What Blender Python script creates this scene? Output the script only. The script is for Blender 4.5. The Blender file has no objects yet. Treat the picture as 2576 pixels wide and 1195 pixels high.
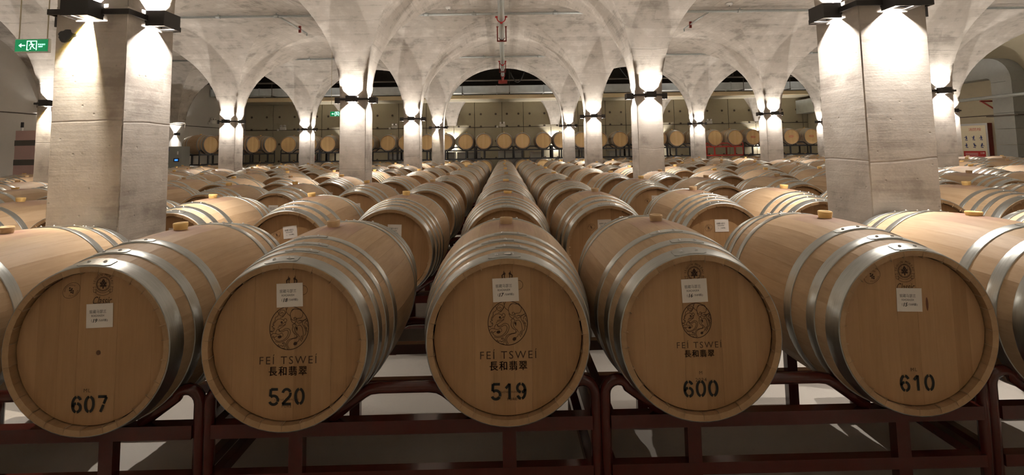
import bpy, math, random
from mathutils import Vector, Matrix
random.seed(7)
PI = math.pi
SC = bpy.context.scene
COL = SC.collection

# ------------------------------------------------------------------ camera
CAM_H = 1.36
F_PX, CY_PX, PITCH, YAW, ROLL = 1258.72, 276.93, 0.0787, 0.0159, 0.0159
cam_data = bpy.data.cameras.new('camera')
cam_data.sensor_fit = 'HORIZONTAL'
cam_data.sensor_width = 36.0
cam_data.lens = F_PX * 36.0 / 2576.0
cam_data.shift_y = -(597.5 - CY_PX) / 2576.0
cam_data.clip_start = 0.02
cam_data.clip_end = 200
cam = bpy.data.objects.new('camera', cam_data)
COL.objects.link(cam)
cyw, syw = math.cos(YAW), math.sin(YAW)
fwd = Vector((math.cos(PITCH) * syw, math.cos(PITCH) * cyw, math.sin(PITCH)))
rgt = Vector((cyw, -syw, 0.0))
upv = rgt.cross(fwd)
cr, sr = math.cos(ROLL), math.sin(ROLL)
r2 = rgt * cr + upv * (-sr)
u2 = rgt * sr + upv * cr
cam.matrix_world = Matrix(((r2.x, u2.x, -fwd.x, 0), (r2.y, u2.y, -fwd.y, 0), (r2.z, u2.z, -fwd.z, CAM_H), (0, 0, 0, 1)))
SC.camera = cam

# ------------------------------------------------------------------ world, exposure
world = bpy.data.worlds.new('world')
world.use_nodes = True
world.node_tree.nodes['Background'].inputs[0].default_value = (0, 0, 0, 1)
SC.world = world
SC.view_settings.view_transform = 'Standard'
SC.view_settings.look = 'None'
SC.view_settings.gamma = 1.0
SC.view_settings.use_curve_mapping = False
SC.view_settings.exposure = 2.48
SC.cycles.max_bounces = 8
SC.cycles.diffuse_bounces = 4
SC.cycles.glossy_bounces = 3
SC.cycles.use_adaptive_sampling = True
SC.cycles.adaptive_threshold = 0.08
SC.cycles.sample_clamp_indirect = 50.0
LAMP_W = 46.0
DOWN, UPW = 0.39, 0.40
LAMP_COL = (1.0, 0.92, 0.83)

# ------------------------------------------------------------------ layout constants (metres)
PX0, BAY, D1, SPAN, W = -2.311, 4.558, 2.80, 4.85, 0.395
ZS, RISE, NEXP = 2.20, 2.06, 2.15
LAMP_Z = 2.165
WALL_L, WALL_R, WALL_B, WALL_F = PX0 - 2 * BAY, PX0 + 3.5 * BAY, 22.25, D1 - 1.5 * SPAN + W / 2
HALF_L, R_HEAD, R_BILGE = 0.49, 0.2825, 0.335
AXIS_Z = 0.694
ROWS = [2.29, 3.86, 5.38, 6.90, 8.60, 10.10, 11.60, 13.45, 14.95]
ORD = ['first', 'second', 'third', 'fourth', 'fifth', 'sixth', 'seventh', 'eighth', 'ninth', 'tenth', 'eleventh', 'twelfth',
       'thirteenth', 'fourteenth', 'fifteenth', 'sixteenth']


# ------------------------------------------------------------------ materials
def new_mat(name):
    m = bpy.data.materials.new(name)
    m.use_nodes = True
    nt = m.node_tree
    b = nt.nodes['Principled BSDF']
    return m, nt, b


def N(nt, t, **kw):
    n = nt.nodes.new(t)
    for k, v in kw.items():
        setattr(n, k, v)
    return n


def L(nt, a, ai, b, bi):
    nt.links.new(a.outputs[ai], b.inputs[bi])


def plain(name, col, rough=0.6, metal=0.0, bump=0.0, bscale=60.0, var=0.0, coat=0.0):
    m, nt, b = new_mat(name)
    b.inputs['Base Color'].default_value = (*col, 1)
    b.inputs['Roughness'].default_value = rough
    b.inputs['Metallic'].default_value = metal
    if coat:
        b.inputs['Coat Weight'].default_value = coat
        b.inputs['Coat Roughness'].default_value = 0.15
    if bump or var:
        tc = N(nt, 'ShaderNodeTexCoord')
        nz = N(nt, 'ShaderNodeTexNoise')
        nz.inputs['Scale'].default_value = bscale
        nz.inputs['Detail'].default_value = 5
        L(nt, tc, 'Object', nz, 'Vector')
        if bump:
            bp = N(nt, 'ShaderNodeBump')
            bp.inputs['Strength'].default_value = bump
            bp.inputs['Distance'].default_value = 0.005
            L(nt, nz, 'Fac', bp, 'Height')
            L(nt, bp, 'Normal', b, 'Normal')
        if var:
            mx = N(nt, 'ShaderNodeMix', data_type='RGBA')
            mx.inputs[6].default_value = (*[c * (1 - var) for c in col], 1)
            mx.inputs[7].default_value = (*[min(1, c * (1 + var)) for c in col], 1)
            L(nt, nz, 'Fac', mx, 0)
            L(nt, mx, 2, b, 'Base Color')
    return m


def emit(name, col, strength):
    m, nt, b = new_mat(name)
    b.inputs['Base Color'].default_value = (*[c * 0.3 for c in col], 1)
    b.inputs['Emission Color'].default_value = (*col, 1)
    b.inputs['Emission Strength'].default_value = strength
    return m


def ramp(nt, pts):
    r = N(nt, 'ShaderNodeValToRGB')
    els = r.color_ramp.elements
    while len(els) < len(pts):
        els.new(0.5)
    for e, (p, c) in zip(els, pts):
        e.position = p
        e.color = (*c, 1)
    return r


def concrete(name, cols, streak=1.0, use_uv=True, pits=0.5, rough=0.85, joint=True, board=0.14, contrast=1.0, seams=1.0):
    """board-marked concrete: board tones and seams across V, fine streaks along U, pour joints, blow holes, blotches"""
    m, nt, b = new_mat(name)
    tc = N(nt, 'ShaderNodeTexCoord')
    oi = N(nt, 'ShaderNodeObjectInfo')
    addv = N(nt, 'ShaderNodeVectorMath', operation='MULTIPLY_ADD')
    cmb = N(nt, 'ShaderNodeCombineXYZ')
    L(nt, oi, 'Random', cmb, 0)
    L(nt, oi, 'Random', cmb, 1)
    addv.inputs[1].default_value = (37.0, 53.0, 0.0)
    L(nt, cmb, 0, addv, 0)
    L(nt, tc, 'UV' if use_uv else 'Object', addv, 2)

    def noise(scale, detail, rgh, vec=None, msc=None):
        src, idx = (addv, 0)
        if msc:
            mp = N(nt, 'ShaderNodeMapping')
            mp.inputs['Scale'].default_value = msc
            L(nt, addv, 0, mp, 'Vector')
            src = mp
        n = N(nt, 'ShaderNodeTexNoise')
        n.inputs['Scale'].default_value = scale
        n.inputs['Detail'].default_value = detail
        n.inputs['Roughness'].default_value = rgh
        L(nt, src, 0, n, 'Vector')
        return n

    def math_(op, a_, b_=None, c_=None):
        n = N(nt, 'ShaderNodeMath', operation=op)
        for i_, v in enumerate((a_, b_, c_)):
            if v is None:
                continue
            if isinstance(v, (int, float)):
                n.inputs[i_].default_value = v
            else:
                L(nt, v[0], v[1], n, i_)
        return (n, 0)

    def mapr(v, a0, a1, b0=0.0, b1=1.0):
        n = N(nt, 'ShaderNodeMapRange')
        for i_, q in enumerate((a0, a1, b0, b1)):
            n.inputs[i_ + 1].default_value = q
        L(nt, v[0], v[1], n, 0)
        return (n, 0)
    streaks = (noise(1.0, 4, 0.7, msc=(1.5, 34.0, 1.0)), 'Fac')
    blot = (noise(1.5, 4, 0.62), 'Fac')
    blot2 = (noise(5.5, 3, 0.6), 'Fac')
    grit = (noise(70, 1, 0.6), 'Fac')
    sep = N(nt, 'ShaderNodeSeparateXYZ')
    L(nt, addv, 0, sep, 0)
    wob = (noise(1.1, 2, 0.5), 'Fac')
    vv = math_('MULTIPLY_ADD', wob, 0.05, (sep, 1))
    bi = math_('DIVIDE', vv, board)
    bfl = math_('FLOOR', bi)
    bfr = math_('FRACT', bi)
    # boards break every 1.7 m along u, shifted from board to board
    ush = math_('MULTIPLY_ADD', bfl, 0.618, math_('DIVIDE', (sep, 0), 1.7))
    ufl = math_('FLOOR', ush)
    ufr = math_('FRACT', ush)
    cb = N(nt, 'ShaderNodeCombineXYZ')
    L(nt, bfl[0], 0, cb, 0)
    L(nt, ufl[0], 0, cb, 1)
    wn = N(nt, 'ShaderNodeTexWhiteNoise', noise_dimensions='2D')
    L(nt, cb, 0, wn, 'Vector')
    # tone
    t = math_('MULTIPLY_ADD', blot, 0.75 * contrast, 0.5 - 0.375 * contrast)
    t = math_('MULTIPLY_ADD', math_('SUBTRACT', streaks, 0.5), 0.34 * streak * contrast, t)
    t = math_('MULTIPLY_ADD', math_('SUBTRACT', blot2, 0.5), 0.55 * contrast, t)
    t = math_('MULTIPLY_ADD', math_('SUBTRACT', (wn, 'Value'), 0.5), 0.16 * streak * contrast, t)
    t = math_('MULTIPLY_ADD', math_('SUBTRACT', grit, 0.5), 0.16, t)
    rp = ramp(nt, [(0.22, cols[0]), (0.46, cols[1]), (0.56, cols[1]), (0.80, cols[2])])
    L(nt, t[0], 0, rp, 0)
    # height
    seam = math_('MINIMUM', mapr(bfr, 0.0, 0.05), mapr(bfr, 1.0, 0.95))
    vo = N(nt, 'ShaderNodeTexVoronoi')
    vo.inputs['Scale'].default_value = 13
    L(nt, addv, 0, vo, 'Vector')
    pit = mapr((vo, 'Distance'), 0.03, 0.10)
    crack = mapr(streaks, 0.22, 0.28)
    h = math_('MULTIPLY', streaks, 0.30 * streak)
    h = math_('MULTIPLY_ADD', grit, 0.14, h)
    h = math_('MULTIPLY_ADD', blot2, 0.45, h)
    h = math_('MULTIPLY_ADD', pit, 0.40 * pits, h)
    h = math_('MULTIPLY_ADD', crack, 0.55 * streak, h)
    h = math_('MULTIPLY_ADD', seam, 0.28 * streak * seams, h)
    dark = math_('MULTIPLY', mapr(pit, 0, 1, 1 - 0.45 * pits, 1), mapr(crack, 0, 1, 1 - 0.38 * streak, 1))
    if joint:
        vj = math_('MULTIPLY_ADD', (noise(2.5, 1, 0.6), 'Fac'), 0.07, (sep, 1))
        md = math_('PINGPONG', vj, 0.47)
        jm = mapr(md, 0.0, 0.007)
        h = math_('MULTIPLY_ADD', jm, 0.28, h)
        dark = math_('MULTIPLY', dark, mapr(jm, 0, 1, 0.78, 1))
    mx = N(nt, 'ShaderNodeMix', data_type='RGBA', blend_type='MULTIPLY')
    mx.inputs[0].default_value = 1.0
    L(nt, rp, 0, mx, 6)
    L(nt, dark[0], 0, mx, 7)
    bp = N(nt, 'ShaderNodeBump')
    bp.inputs['Strength'].default_value = 0.5
    bp.inputs['Distance'].default_value = 0.005
    L(nt, h[0], 0, bp, 'Height')
    L(nt, bp, 'Normal', b, 'Normal')
    L(nt, mx, 2, b, 'Base Color')
    b.inputs['Roughness'].default_value = rough
    b.inputs['Specular IOR Level'].default_value = 0.25
    return m


def wood(name, c0, c1, c2, axis='y', stain=None, rough=0.55):
    """oak: grain along one axis, per-object tone, per-face 'tone' attribute; stain = wine spill about the bung"""
    m, nt, b = new_mat(name)
    tc = N(nt, 'ShaderNodeTexCoord')
    oi = N(nt, 'ShaderNodeObjectInfo')
    sh = N(nt, 'ShaderNodeVectorMath', operation='MULTIPLY_ADD')
    cmb = N(nt, 'ShaderNodeCombineXYZ')
    for i in range(3):
        L(nt, oi, 'Random', cmb, i)
    sh.inputs[1].default_value = (13.0, 29.0, 17.0)
    L(nt, cmb, 0, sh, 0)
    L(nt, tc, 'Object', sh, 2)
    mp = N(nt, 'ShaderNodeMapping')
    mp.inputs['Scale'].default_value = {'y': (26, 1.6, 26), 'z': (26, 26, 1.6)}[axis]
    L(nt, sh, 0, mp, 'Vector')
    n1 = N(nt, 'ShaderNodeTexNoise')
    n1.inputs['Scale'].default_value = 2.6
    n1.inputs['Detail'].default_value = 5
    n1.inputs['Roughness'].default_value = 0.68
    L(nt, mp, 0, n1, 'Vector')
    n2 = N(nt, 'ShaderNodeTexNoise')
    n2.inputs['Scale'].default_value = 5
    n2.inputs['Detail'].default_value = 3
    L(nt, sh, 0, n2, 'Vector')
    at = N(nt, 'ShaderNodeAttribute', attribute_name='tone')
    s1 = N(nt, 'ShaderNodeMath', operation='MULTIPLY_ADD')
    s1.inputs[1].default_value = 0.30
    L(nt, oi, 'Random', s1, 0)
    s2 = N(nt, 'ShaderNodeMath', operation='MULTIPLY_ADD')
    s2.inputs[1].default_value = 0.58
    L(nt, n1, 'Fac', s2, 0)
    L(nt, s2, 0, s1, 2)
    s3 = N(nt, 'ShaderNodeMath', operation='MULTIPLY_ADD')
    s3.inputs[1].default_value = 0.25
    L(nt, n2, 'Fac', s3, 0)
    s3.inputs[2].default_value = -0.10
    L(nt, s3, 0, s2, 2)
    s4 = N(nt, 'ShaderNodeMath', operation='ADD')
    L(nt, s1, 0, s4, 0)
    L(nt, at, 'Fac', s4, 1)
    rp = ramp(nt, [(0.15, c0), (0.5, c1), (0.9, c2)])
    L(nt, s4, 0, rp, 0)
    out, oi_ = rp, 0
    if stain:
        sx, sz, amt = stain
        vm = N(nt, 'ShaderNodeVectorMath', operation='SUBTRACT')
        L(nt, tc, 'Object', vm, 0)
        vm.inputs[1].default_value = (0, 0, sz)
        vs = N(nt, 'ShaderNodeVectorMath', operation='MULTIPLY')
        vs.inputs[1].default_value = (1.3, 1.0, 1.0)
        L(nt, vm, 0, vs, 0)
        ln = N(nt, 'ShaderNodeVectorMath', operation='LENGTH')
        L(nt, vs, 0, ln, 0)
        ns = N(nt, 'ShaderNodeTexNoise')
        ns.inputs['Scale'].default_value = 9
        L(nt, sh, 0, ns, 'Vector')
        ad = N(nt, 'ShaderNodeMath', operation='MULTIPLY_ADD')
        ad.inputs[1].default_value = -0.16
        L(nt, ns, 'Fac', ad, 0)
        L(nt, ln, 'Value', ad, 2)
        mr = N(nt, 'ShaderNodeMapRange')
        mr.inputs[1].default_value = -0.05
        mr.inputs[2].default_value = 0.14
        mr.inputs[3].default_value = amt
        mr.inputs[4].default_value = 0.0
        L(nt, ad, 0, mr, 0)
        mx = N(nt, 'ShaderNodeMix', data_type='RGBA')
        mx.inputs[7].default_value = (0.20, 0.075, 0.09, 1)
        L(nt, mr, 0, mx, 0)
        L(nt, rp, 0, mx, 6)
        out, oi_ = mx, 2
    L(nt, out, oi_, b, 'Base Color')
    bp = N(nt, 'ShaderNodeBump')
    bp.inputs['Strength'].default_value = 0.25
    bp.inputs['Distance'].default_value = 0.002
    L(nt, n1, 'Fac', bp, 'Height')
    L(nt, bp, 'Normal', b, 'Normal')
    b.inputs['Roughness'].default_value = rough
    b.inputs['Specular IOR Level'].default_value = 0.35
    return m


def steel(name, col, rough, scale=(3, 60, 3), var=0.25, metal=1.0):
    m, nt, b = new_mat(name)
    tc = N(nt, 'ShaderNodeTexCoord')
    mp = N(nt, 'ShaderNodeMapping')
    mp.inputs['Scale'].default_value = scale
    L(nt, tc, 'Object', mp, 'Vector')
    nz = N(nt, 'ShaderNodeTexNoise')
    nz.inputs['Scale'].default_value = 4
    nz.inputs['Detail'].default_value = 5
    L(nt, mp, 0, nz, 'Vector')
    mx = N(nt, 'ShaderNodeMix', data_type='RGBA')
    mx.inputs[6].default_value = (*[c * (1 - var) for c in col], 1)
    mx.inputs[7].default_value = (*[min(1, c * (1 + var)) for c in col], 1)
    L(nt, nz, 'Fac', mx, 0)
    L(nt, mx, 2, b, 'Base Color')
    mr = N(nt, 'ShaderNodeMapRange')
    mr.inputs[3].default_value = rough - 0.1
    mr.inputs[4].default_value = rough + 0.12
    L(nt, nz, 'Fac', mr, 0)
    L(nt, mr, 0, b, 'Roughness')
    b.inputs['Metallic'].default_value = metal
    return m


CC = [(0.32, 0.29, 0.255), (0.50, 0.462, 0.415), (0.63, 0.59, 0.54)]
M = {
    'vault': concrete('vault_concrete', CC, 0.9, True, 0.35, contrast=1.45, seams=0.6),
    'pillar': concrete('pillar_concrete', [(0.32, 0.285, 0.255), (0.48, 0.44, 0.40), (0.60, 0.56, 0.515)], 0.85, True, 0.6, board=0.11, contrast=1.55, seams=0.0),
    'wall': concrete('wall_concrete', [(0.30, 0.265, 0.195), (0.41, 0.37, 0.275), (0.50, 0.455, 0.345)], 0.5, True, 0.5, joint=False, contrast=0.55),
    'wall_left': concrete('grey_render', [(0.42, 0.40, 0.37), (0.52, 0.50, 0.465), (0.60, 0.58, 0.545)], 0.3, True, 0.2, joint=False, contrast=0.55),
    'floor': concrete('floor_concrete', [(0.29, 0.265, 0.235), (0.40, 0.37, 0.33), (0.50, 0.465, 0.42)], 0.0, True, 0.3, 0.6, joint=False, contrast=0.6),
    'stave': wood('stave_oak', (0.34, 0.225, 0.125), (0.48, 0.34, 0.21), (0.60, 0.445, 0.295)),
    'stave_top': wood('bung_stave_oak', (0.34, 0.225, 0.125), (0.48, 0.34, 0.21), (0.60, 0.445, 0.295), stain=(0, R_BILGE, 0.62)),
    'stave_mid': wood('near_bung_oak', (0.34, 0.225, 0.125), (0.48, 0.34, 0.21), (0.60, 0.445, 0.295), stain=(0, R_BILGE, 0.36)),
    'body': wood('barrel_oak', (0.34, 0.225, 0.125), (0.48, 0.34, 0.21), (0.60, 0.445, 0.295), stain=(0, R_BILGE, 0.4)),
    'head': wood('head_oak', (0.32, 0.175, 0.075), (0.42, 0.245, 0.115), (0.50, 0.31, 0.16), axis='z'),
    'chime': wood('chime_oak', (0.30, 0.175, 0.085), (0.41, 0.26, 0.135), (0.50, 0.335, 0.19)),
    'pale_head': wood('pale_head_oak', (0.46, 0.30, 0.13), (0.58, 0.40, 0.19), (0.66, 0.48, 0.26), axis='z'),
    'hoop': steel('galvanised_hoop', (0.46, 0.475, 0.46), 0.34),
    'rivet': plain('rivet_steel', (0.55, 0.55, 0.54), 0.35, 1.0),
    'bung': plain('bung_silicone', (0.85, 0.58, 0.22), 0.45),
    'bung2': plain('bung_tan', (0.55, 0.38, 0.21), 0.5),
    'paper': plain('paper', (0.78, 0.72, 0.66), 0.8),
    'ink': plain('print_ink', (0.05, 0.045, 0.04), 0.8),
    'brand': plain('burnt_brand', (0.055, 0.025, 0.013), 0.8),
    'streak': plain('wine_streak', (0.15, 0.055, 0.028), 0.7),
    'knot': plain('knot_wood', (0.13, 0.062, 0.028), 0.7),
    'stencil': plain('stencil_ink', (0.012, 0.013, 0.011), 0.75),
    'maroon': plain('maroon_paint', (0.080, 0.012, 0.009), 0.2, 0.0, 0.08, 30, 0.15, 0.3),
    'redrack': plain('red_paint', (0.42, 0.03, 0.02), 0.35),
    'blackrack': plain('black_paint', (0.022, 0.023, 0.026), 0.35),
    'lampblack': plain('lamp_black', (0.022, 0.019, 0.018), 0.5, 0.0, 0.1, 200),
    'lens': plain('lamp_reflector', (0.8, 0.8, 0.8), 0.2, 1.0),
    'galv': steel('galvanised_pipe', (0.52, 0.56, 0.56), 0.4, (8, 8, 8), 0.15, 0.55),
    'duct': steel('duct_sheet', (0.58, 0.62, 0.62), 0.42, (1.2, 1.2, 1.2), 0.2, 0.35),
    'foil': plain('insulated_duct', (0.30, 0.31, 0.30), 0.5, 0.4, 0.15, 12, 0.1),
    'hanger': plain('hanger_red', (0.25, 0.028, 0.018), 0.55),
    'tray': plain('beige_tray', (0.86, 0.70, 0.44), 0.6),
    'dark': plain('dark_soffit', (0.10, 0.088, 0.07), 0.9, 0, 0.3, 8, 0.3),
    'conduit': plain('dark_conduit', (0.07, 0.055, 0.04), 0.6),
    'white': plain('white_plastic', (0.72, 0.70, 0.66), 0.5),
    'sign_body': plain('sign_frame', (0.62, 0.62, 0.56), 0.4),
    'sign_green': emit('sign_green', (0.0, 0.11, 0.035), 0.35),
    'sign_glow': emit('sign_pictogram', (0.45, 1.0, 0.72), 0.75),
    'machine': plain('machine_grey', (0.25, 0.255, 0.235), 0.5),
    'slot': plain('slot_black', (0.03, 0.03, 0.03), 0.7),
    'screen': emit('blue_screen', (0.03, 0.16, 0.8), 0.5),
    'pink': plain('pink_board', (0.55, 0.37, 0.345), 0.85, 0, 0.1, 40, 0.06),
    'strap': plain('grey_strap', (0.115, 0.105, 0.09), 0.8),
    'cabinet': steel('stainless_cabinet', (0.5, 0.52, 0.54), 0.35, (1, 1, 8), 0.1),
    'red': plain('fire_red', (0.45, 0.02, 0.02), 0.4),
    'redcab': plain('cabinet_red', (0.20, 0.018, 0.015), 0.45),
    'cream': plain('poster_cream', (0.72, 0.66, 0.50), 0.6),
    'blue': plain('poster_blue', (0.05, 0.06, 0.20), 0.6),
    'rope': plain('rod_cream', (0.55, 0.50, 0.36), 0.6),
    'cable': plain('black_cable', (0.015, 0.014, 0.013), 0.5),
    'patch': plain('dark_patch', (0.055, 0.058, 0.062), 0.8, 0, 0.3, 60, 0.3),
}


# ------------------------------------------------------------------ mesh helpers
class MB:
    def __init__(s):
        s.v, s.f, s.uv, s.tone, s.sm = [], [], [], [], []

    def vert(s, p, uv=(0, 0)):
        s.v.append(tuple(p))
        s.uv.append(uv)
        return len(s.v) - 1

    def face(s, idx, tone=0.0, smooth=False):
        s.f.append(tuple(idx))
        s.tone.append(tone)
        s.sm.append(smooth)

    def grid(s, rows, uvs=None, flip=False, smooth=True, close=False, tone=0.0):
        base = len(s.v)
        nr, nc = len(rows), len(rows[0])
        for i, r in enumerate(rows):
            for j, p in enumerate(r):
                s.vert(p, uvs[i][j] if uvs else (0, 0))
        for i in range(nr - 1):
            for j in range(nc - 1 + (1 if close else 0)):
                a, b_, c, d = base + i * nc + j, base + i * nc + (j + 1) % nc, base + (i + 1) * nc + (j + 1) % nc, base + (i + 1) * nc + j
                q = (a, d, c, b_) if flip else (a, b_, c, d)
                s.face(q, tone(i, j) if callable(tone) else tone, smooth)

    def box(s, c, d, rot=None):
        """box with centre c and full sizes d"""
        base = len(s.v)
        for sx in (-1, 1):
            for sy in (-1, 1):
                for sz in (-1, 1):
                    p = Vector((sx * d[0] / 2, sy * d[1] / 2, sz * d[2] / 2))
                    if rot is not None:
                        p = rot @ p
                    s.vert((c[0] + p.x, c[1] + p.y, c[2] + p.z), (p.x + p.y, p.z))
        for q in ((0, 1, 3, 2), (4, 6, 7, 5), (0, 4, 5, 1), (2, 3, 7, 6), (0, 2, 6, 4), (1, 5, 7, 3)):
            s.face([base + i for i in q])

    def tube(s, pts, r, n=10, caps=True):
        pts = [Vector(p) for p in pts]
        rings = []
        prev = None
        for i, p in enumerate(pts):
            t = (pts[min(i + 1, len(pts) - 1)] - pts[max(i - 1, 0)]).normalized()
            if prev is None:
                a = Vector((0, 0, 1)) if abs(t.z) < 0.9 else Vector((1, 0, 0))
                nrm = t.cross(a).normalized()
            else:
                nrm = (prev - t * prev.dot(t)).normalized()
            prev = nrm
            bn = t.cross(nrm)
            rings.append([p + (nrm * math.cos(2 * PI * k / n) + bn * math.sin(2 * PI * k / n)) * r for k in range(n)])
        base = len(s.v)
        s.grid(rings, None, False, True, True)
        if caps:
            s.face([base + k for k in range(n)][::-1])
            e = base + (len(pts) - 1) * n
            s.face([e + k for k in range(n)])

    def lathe_y(s, prof, n=32, smooth=True, tone=0.0):
        """profile of (radius, y) turned about the y axis"""
        rows = [[(r * math.sin(2 * PI * k / n), y, r * math.cos(2 * PI * k / n)) for k in range(n)] for r, y in prof]
        s.grid(rows, None, False, smooth, True, tone)

    def mesh(s, name, mat):
        me = bpy.data.meshes.new(name)
        me.from_pydata(s.v, [], s.f)
        if mat is not None:
            me.materials.append(mat)
        uvl = me.uv_layers.new(name='UVMap')
        vi = [0] * len(me.loops)
        me.loops.foreach_get('vertex_index', vi)
        flat = []
        for i in vi:
            flat.extend(s.uv[i])
        uvl.data.foreach_set('uv', flat)
        if any(s.tone):
            at = me.attributes.new('tone', 'FLOAT', 'FACE')
            at.data.foreach_set('value', s.tone)
        me.polygons.foreach_set('use_smooth', s.sm)
        me.update()
        return me

    def build(s, name, mat, parent=None, loc=(0, 0, 0), rot=(0, 0, 0)):
        return put(name, s.mesh(name, mat), parent, loc, rot)


def put(name, me, parent=None, loc=(0, 0, 0), rot=(0, 0, 0)):
    o = bpy.data.objects.new(name, me)
    COL.objects.link(o)
    o.location = loc
    o.rotation_euler = rot
    if parent is not None:
        o.parent = parent
    return o


def tag(o, label, cat=None, group=None, kind=None):
    o['label'] = label
    if cat:
        o['category'] = cat
    if group:
        o['group'] = group
    if kind:
        o['kind'] = kind
    return o


def thing(name, label, cat, loc=(0, 0, 0), rz=0.0, group=None, rot=None):
    o = bpy.data.objects.new(name, None)
    o.empty_display_size = 0.1
    COL.objects.link(o)
    o.location = loc
    o.rotation_euler = rot if rot is not None else (0, 0, rz)
    return tag(o, label, cat, group)


def boxobj(name, c, d, mat, parent=None):
    b = MB()
    b.box((0, 0, 0), d)
    return b.build(name, mat, parent, c)


def tubeobj(name, pts, r, mat, parent=None, n=10):
    b = MB()
    b.tube(pts, r, n)
    return b.build(name, mat, parent)


def fix_normals(me):
    import bmesh
    bm = bmesh.new()
    bm.from_mesh(me)
    bmesh.ops.recalc_face_normals(bm, faces=bm.faces)
    bm.to_mesh(me)
    bm.free()


def spline(pts, k=6, closed=False):
    if len(pts) < 3:
        return list(pts)
    out = []
    n = len(pts)
    for i in range(n - 1 + (1 if closed else 0)):
        if closed:
            p0, p1, p2, p3 = pts[(i - 1) % n], pts[i % n], pts[(i + 1) % n], pts[(i + 2) % n]
        else:
            p0, p1, p2, p3 = pts[max(i - 1, 0)], pts[i], pts[i + 1], pts[min(i + 2, n - 1)]
        for j in range(k):
            t = j / k
            out.append(tuple(0.5 * (2 * p1[d] + (p2[d] - p0[d]) * t + (2 * p0[d] - 5 * p1[d] + 4 * p2[d] - p3[d]) * t * t +
                                    (3 * p1[d] - p0[d] - 3 * p2[d] + p3[d]) * t ** 3) for d in range(2)))
    out.append(pts[0] if closed else pts[-1])
    return out


class Ink:
    """flat print in the x/z plane at y = 0, facing -y"""
    def __init__(s):
        s.b = MB()

    def ribbon(s, pts, w):
        if len(pts) < 2:
            return
        rows = []
        for i, p in enumerate(pts):
            a, c = pts[max(i - 1, 0)], pts[min(i + 1, len(pts) - 1)]
            dx, dz = c[0] - a[0], c[1] - a[1]
            ln = math.hypot(dx, dz) or 1
            nx, nz = -dz / ln * w / 2, dx / ln * w / 2
            rows.append([(p[0] + nx, 0, p[1] + nz), (p[0] - nx, 0, p[1] - nz)])
        s.b.grid(rows, None, True, False)

    def disc(s, cx, cz, rx, rz, n=14, a=0.0):
        ca, sa = math.cos(a), math.sin(a)
        idx = []
        for k in range(n):
            x, z = rx * math.cos(2 * PI * k / n), rz * math.sin(2 * PI * k / n)
            idx.append(s.b.vert((cx + x * ca - z * sa, 0, cz + x * sa + z * ca)))
        s.b.face(idx)

    def ell(s, cx, cz, rx, rz, w, a0=0, a1=360, n=40, tilt=0.0):
        ca, sa = math.cos(tilt), math.sin(tilt)
        pts = []
        for k in range(n + 1):
            t = math.radians(a0 + (a1 - a0) * k / n)
            x, z = rx * math.cos(t), rz * math.sin(t)
            pts.append((cx + x * ca - z * sa, cz + x * sa + z * ca))
        s.ribbon(pts, w)

    def poly(s, pts):
        s.b.face([s.b.vert((x, 0, z)) for x, z in pts])

    def text(s, body, cx, cz, h=None, w=None, bold=0.0, shear=0.0, space=1.0, ang=0.0):
        vs, fs = text_geo(body, bold, shear, space)
        xs = [p[0] for p in vs]
        zs = [p[1] for p in vs]
        bw, bh = max(xs) - min(xs), max(zs) - min(zs)
        kx = (w / bw) if w else (h / bh)
        kz = (h / bh) if h else kx
        mx, mz = (max(xs) + min(xs)) / 2, (max(zs) + min(zs)) / 2
        base = len(s.b.v)
        ca, sa = math.cos(ang), math.sin(ang)
        for x, z in vs:
            X, Z = (x - mx) * kx, (z - mz) * kz
            s.b.vert((cx + X * ca - Z * sa, 0, cz + X * sa + Z * ca))
        for f in fs:
            s.b.face([base + i for i in f])


_TXT = {}


def text_geo(body, bold, shear, space):
    key = (body, bold, shear, space)
    if key not in _TXT:
        cu = bpy.data.curves.new('lettering', 'FONT')
        cu.body = body
        cu.offset = bold
        cu.shear = shear
        cu.space_character = space
        cu.resolution_u = 3
        ob = bpy.data.objects.new('lettering', cu)
        COL.objects.link(ob)
        dg = bpy.context.evaluated_depsgraph_get()
        dg.update()
        me = bpy.data.meshes.new_from_object(ob.evaluated_get(dg))
        _TXT[key] = ([(v.co.x, v.co.y) for v in me.vertices], [tuple(p.vertices) for p in me.polygons])
        bpy.data.objects.remove(ob)
        bpy.data.curves.remove(cu)
        bpy.data.meshes.remove(me)
    return _TXT[key]


# ------------------------------------------------------------------ the room shell
def plane_grid(name, p0, eu, ev, lu, lv, mat, nu=1, nv=1, parent=None):
    """rectangle from p0 along unit vectors eu, ev with metre UVs"""
    p0, eu, ev = Vector(p0), Vector(eu), Vector(ev)
    b = MB()
    rows, uvs = [], []
    for i in range(nv + 1):
        rows.append([p0 + eu * (lu * j / nu) + ev * (lv * i / nv) for j in range(nu + 1)])
        uvs.append([(lu * j / nu, lv * i / nv) for j in range(nu + 1)])
    b.grid(rows, uvs, False, False)
    return b.build(name, mat, parent)


WX, WY = WALL_R - WALL_L, WALL_B - WALL_F
fl = plane_grid('floor', (WALL_L, WALL_F, 0), (1, 0, 0), (0, 1, 0), WX, WY, M['floor'])
tag(fl, 'grey concrete cellar floor under the barrel racks', kind='structure')
TOPZ = 4.95
wl = plane_grid('wall_left', (WALL_L, WALL_F, 0), (0, 1, 0), (0, 0, 1), WY, TOPZ, M['wall_left'])
tag(wl, 'smooth grey rendered wall along the side of the dehumidifier', kind='structure')
wr = plane_grid('wall_right', (WALL_R, WALL_B, 0), (0, -1, 0), (0, 0, 1), WY, TOPZ, M['wall'])
tag(wr, 'bare concrete wall behind the fire hydrant cabinet', kind='structure')
wf = plane_grid('wall_front', (WALL_R, WALL_F, 0), (-1, 0, 0), (0, 0, 1), WX, TOPZ, M['wall'])
tag(wf, 'concrete wall behind the viewpoint', kind='structure')

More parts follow.
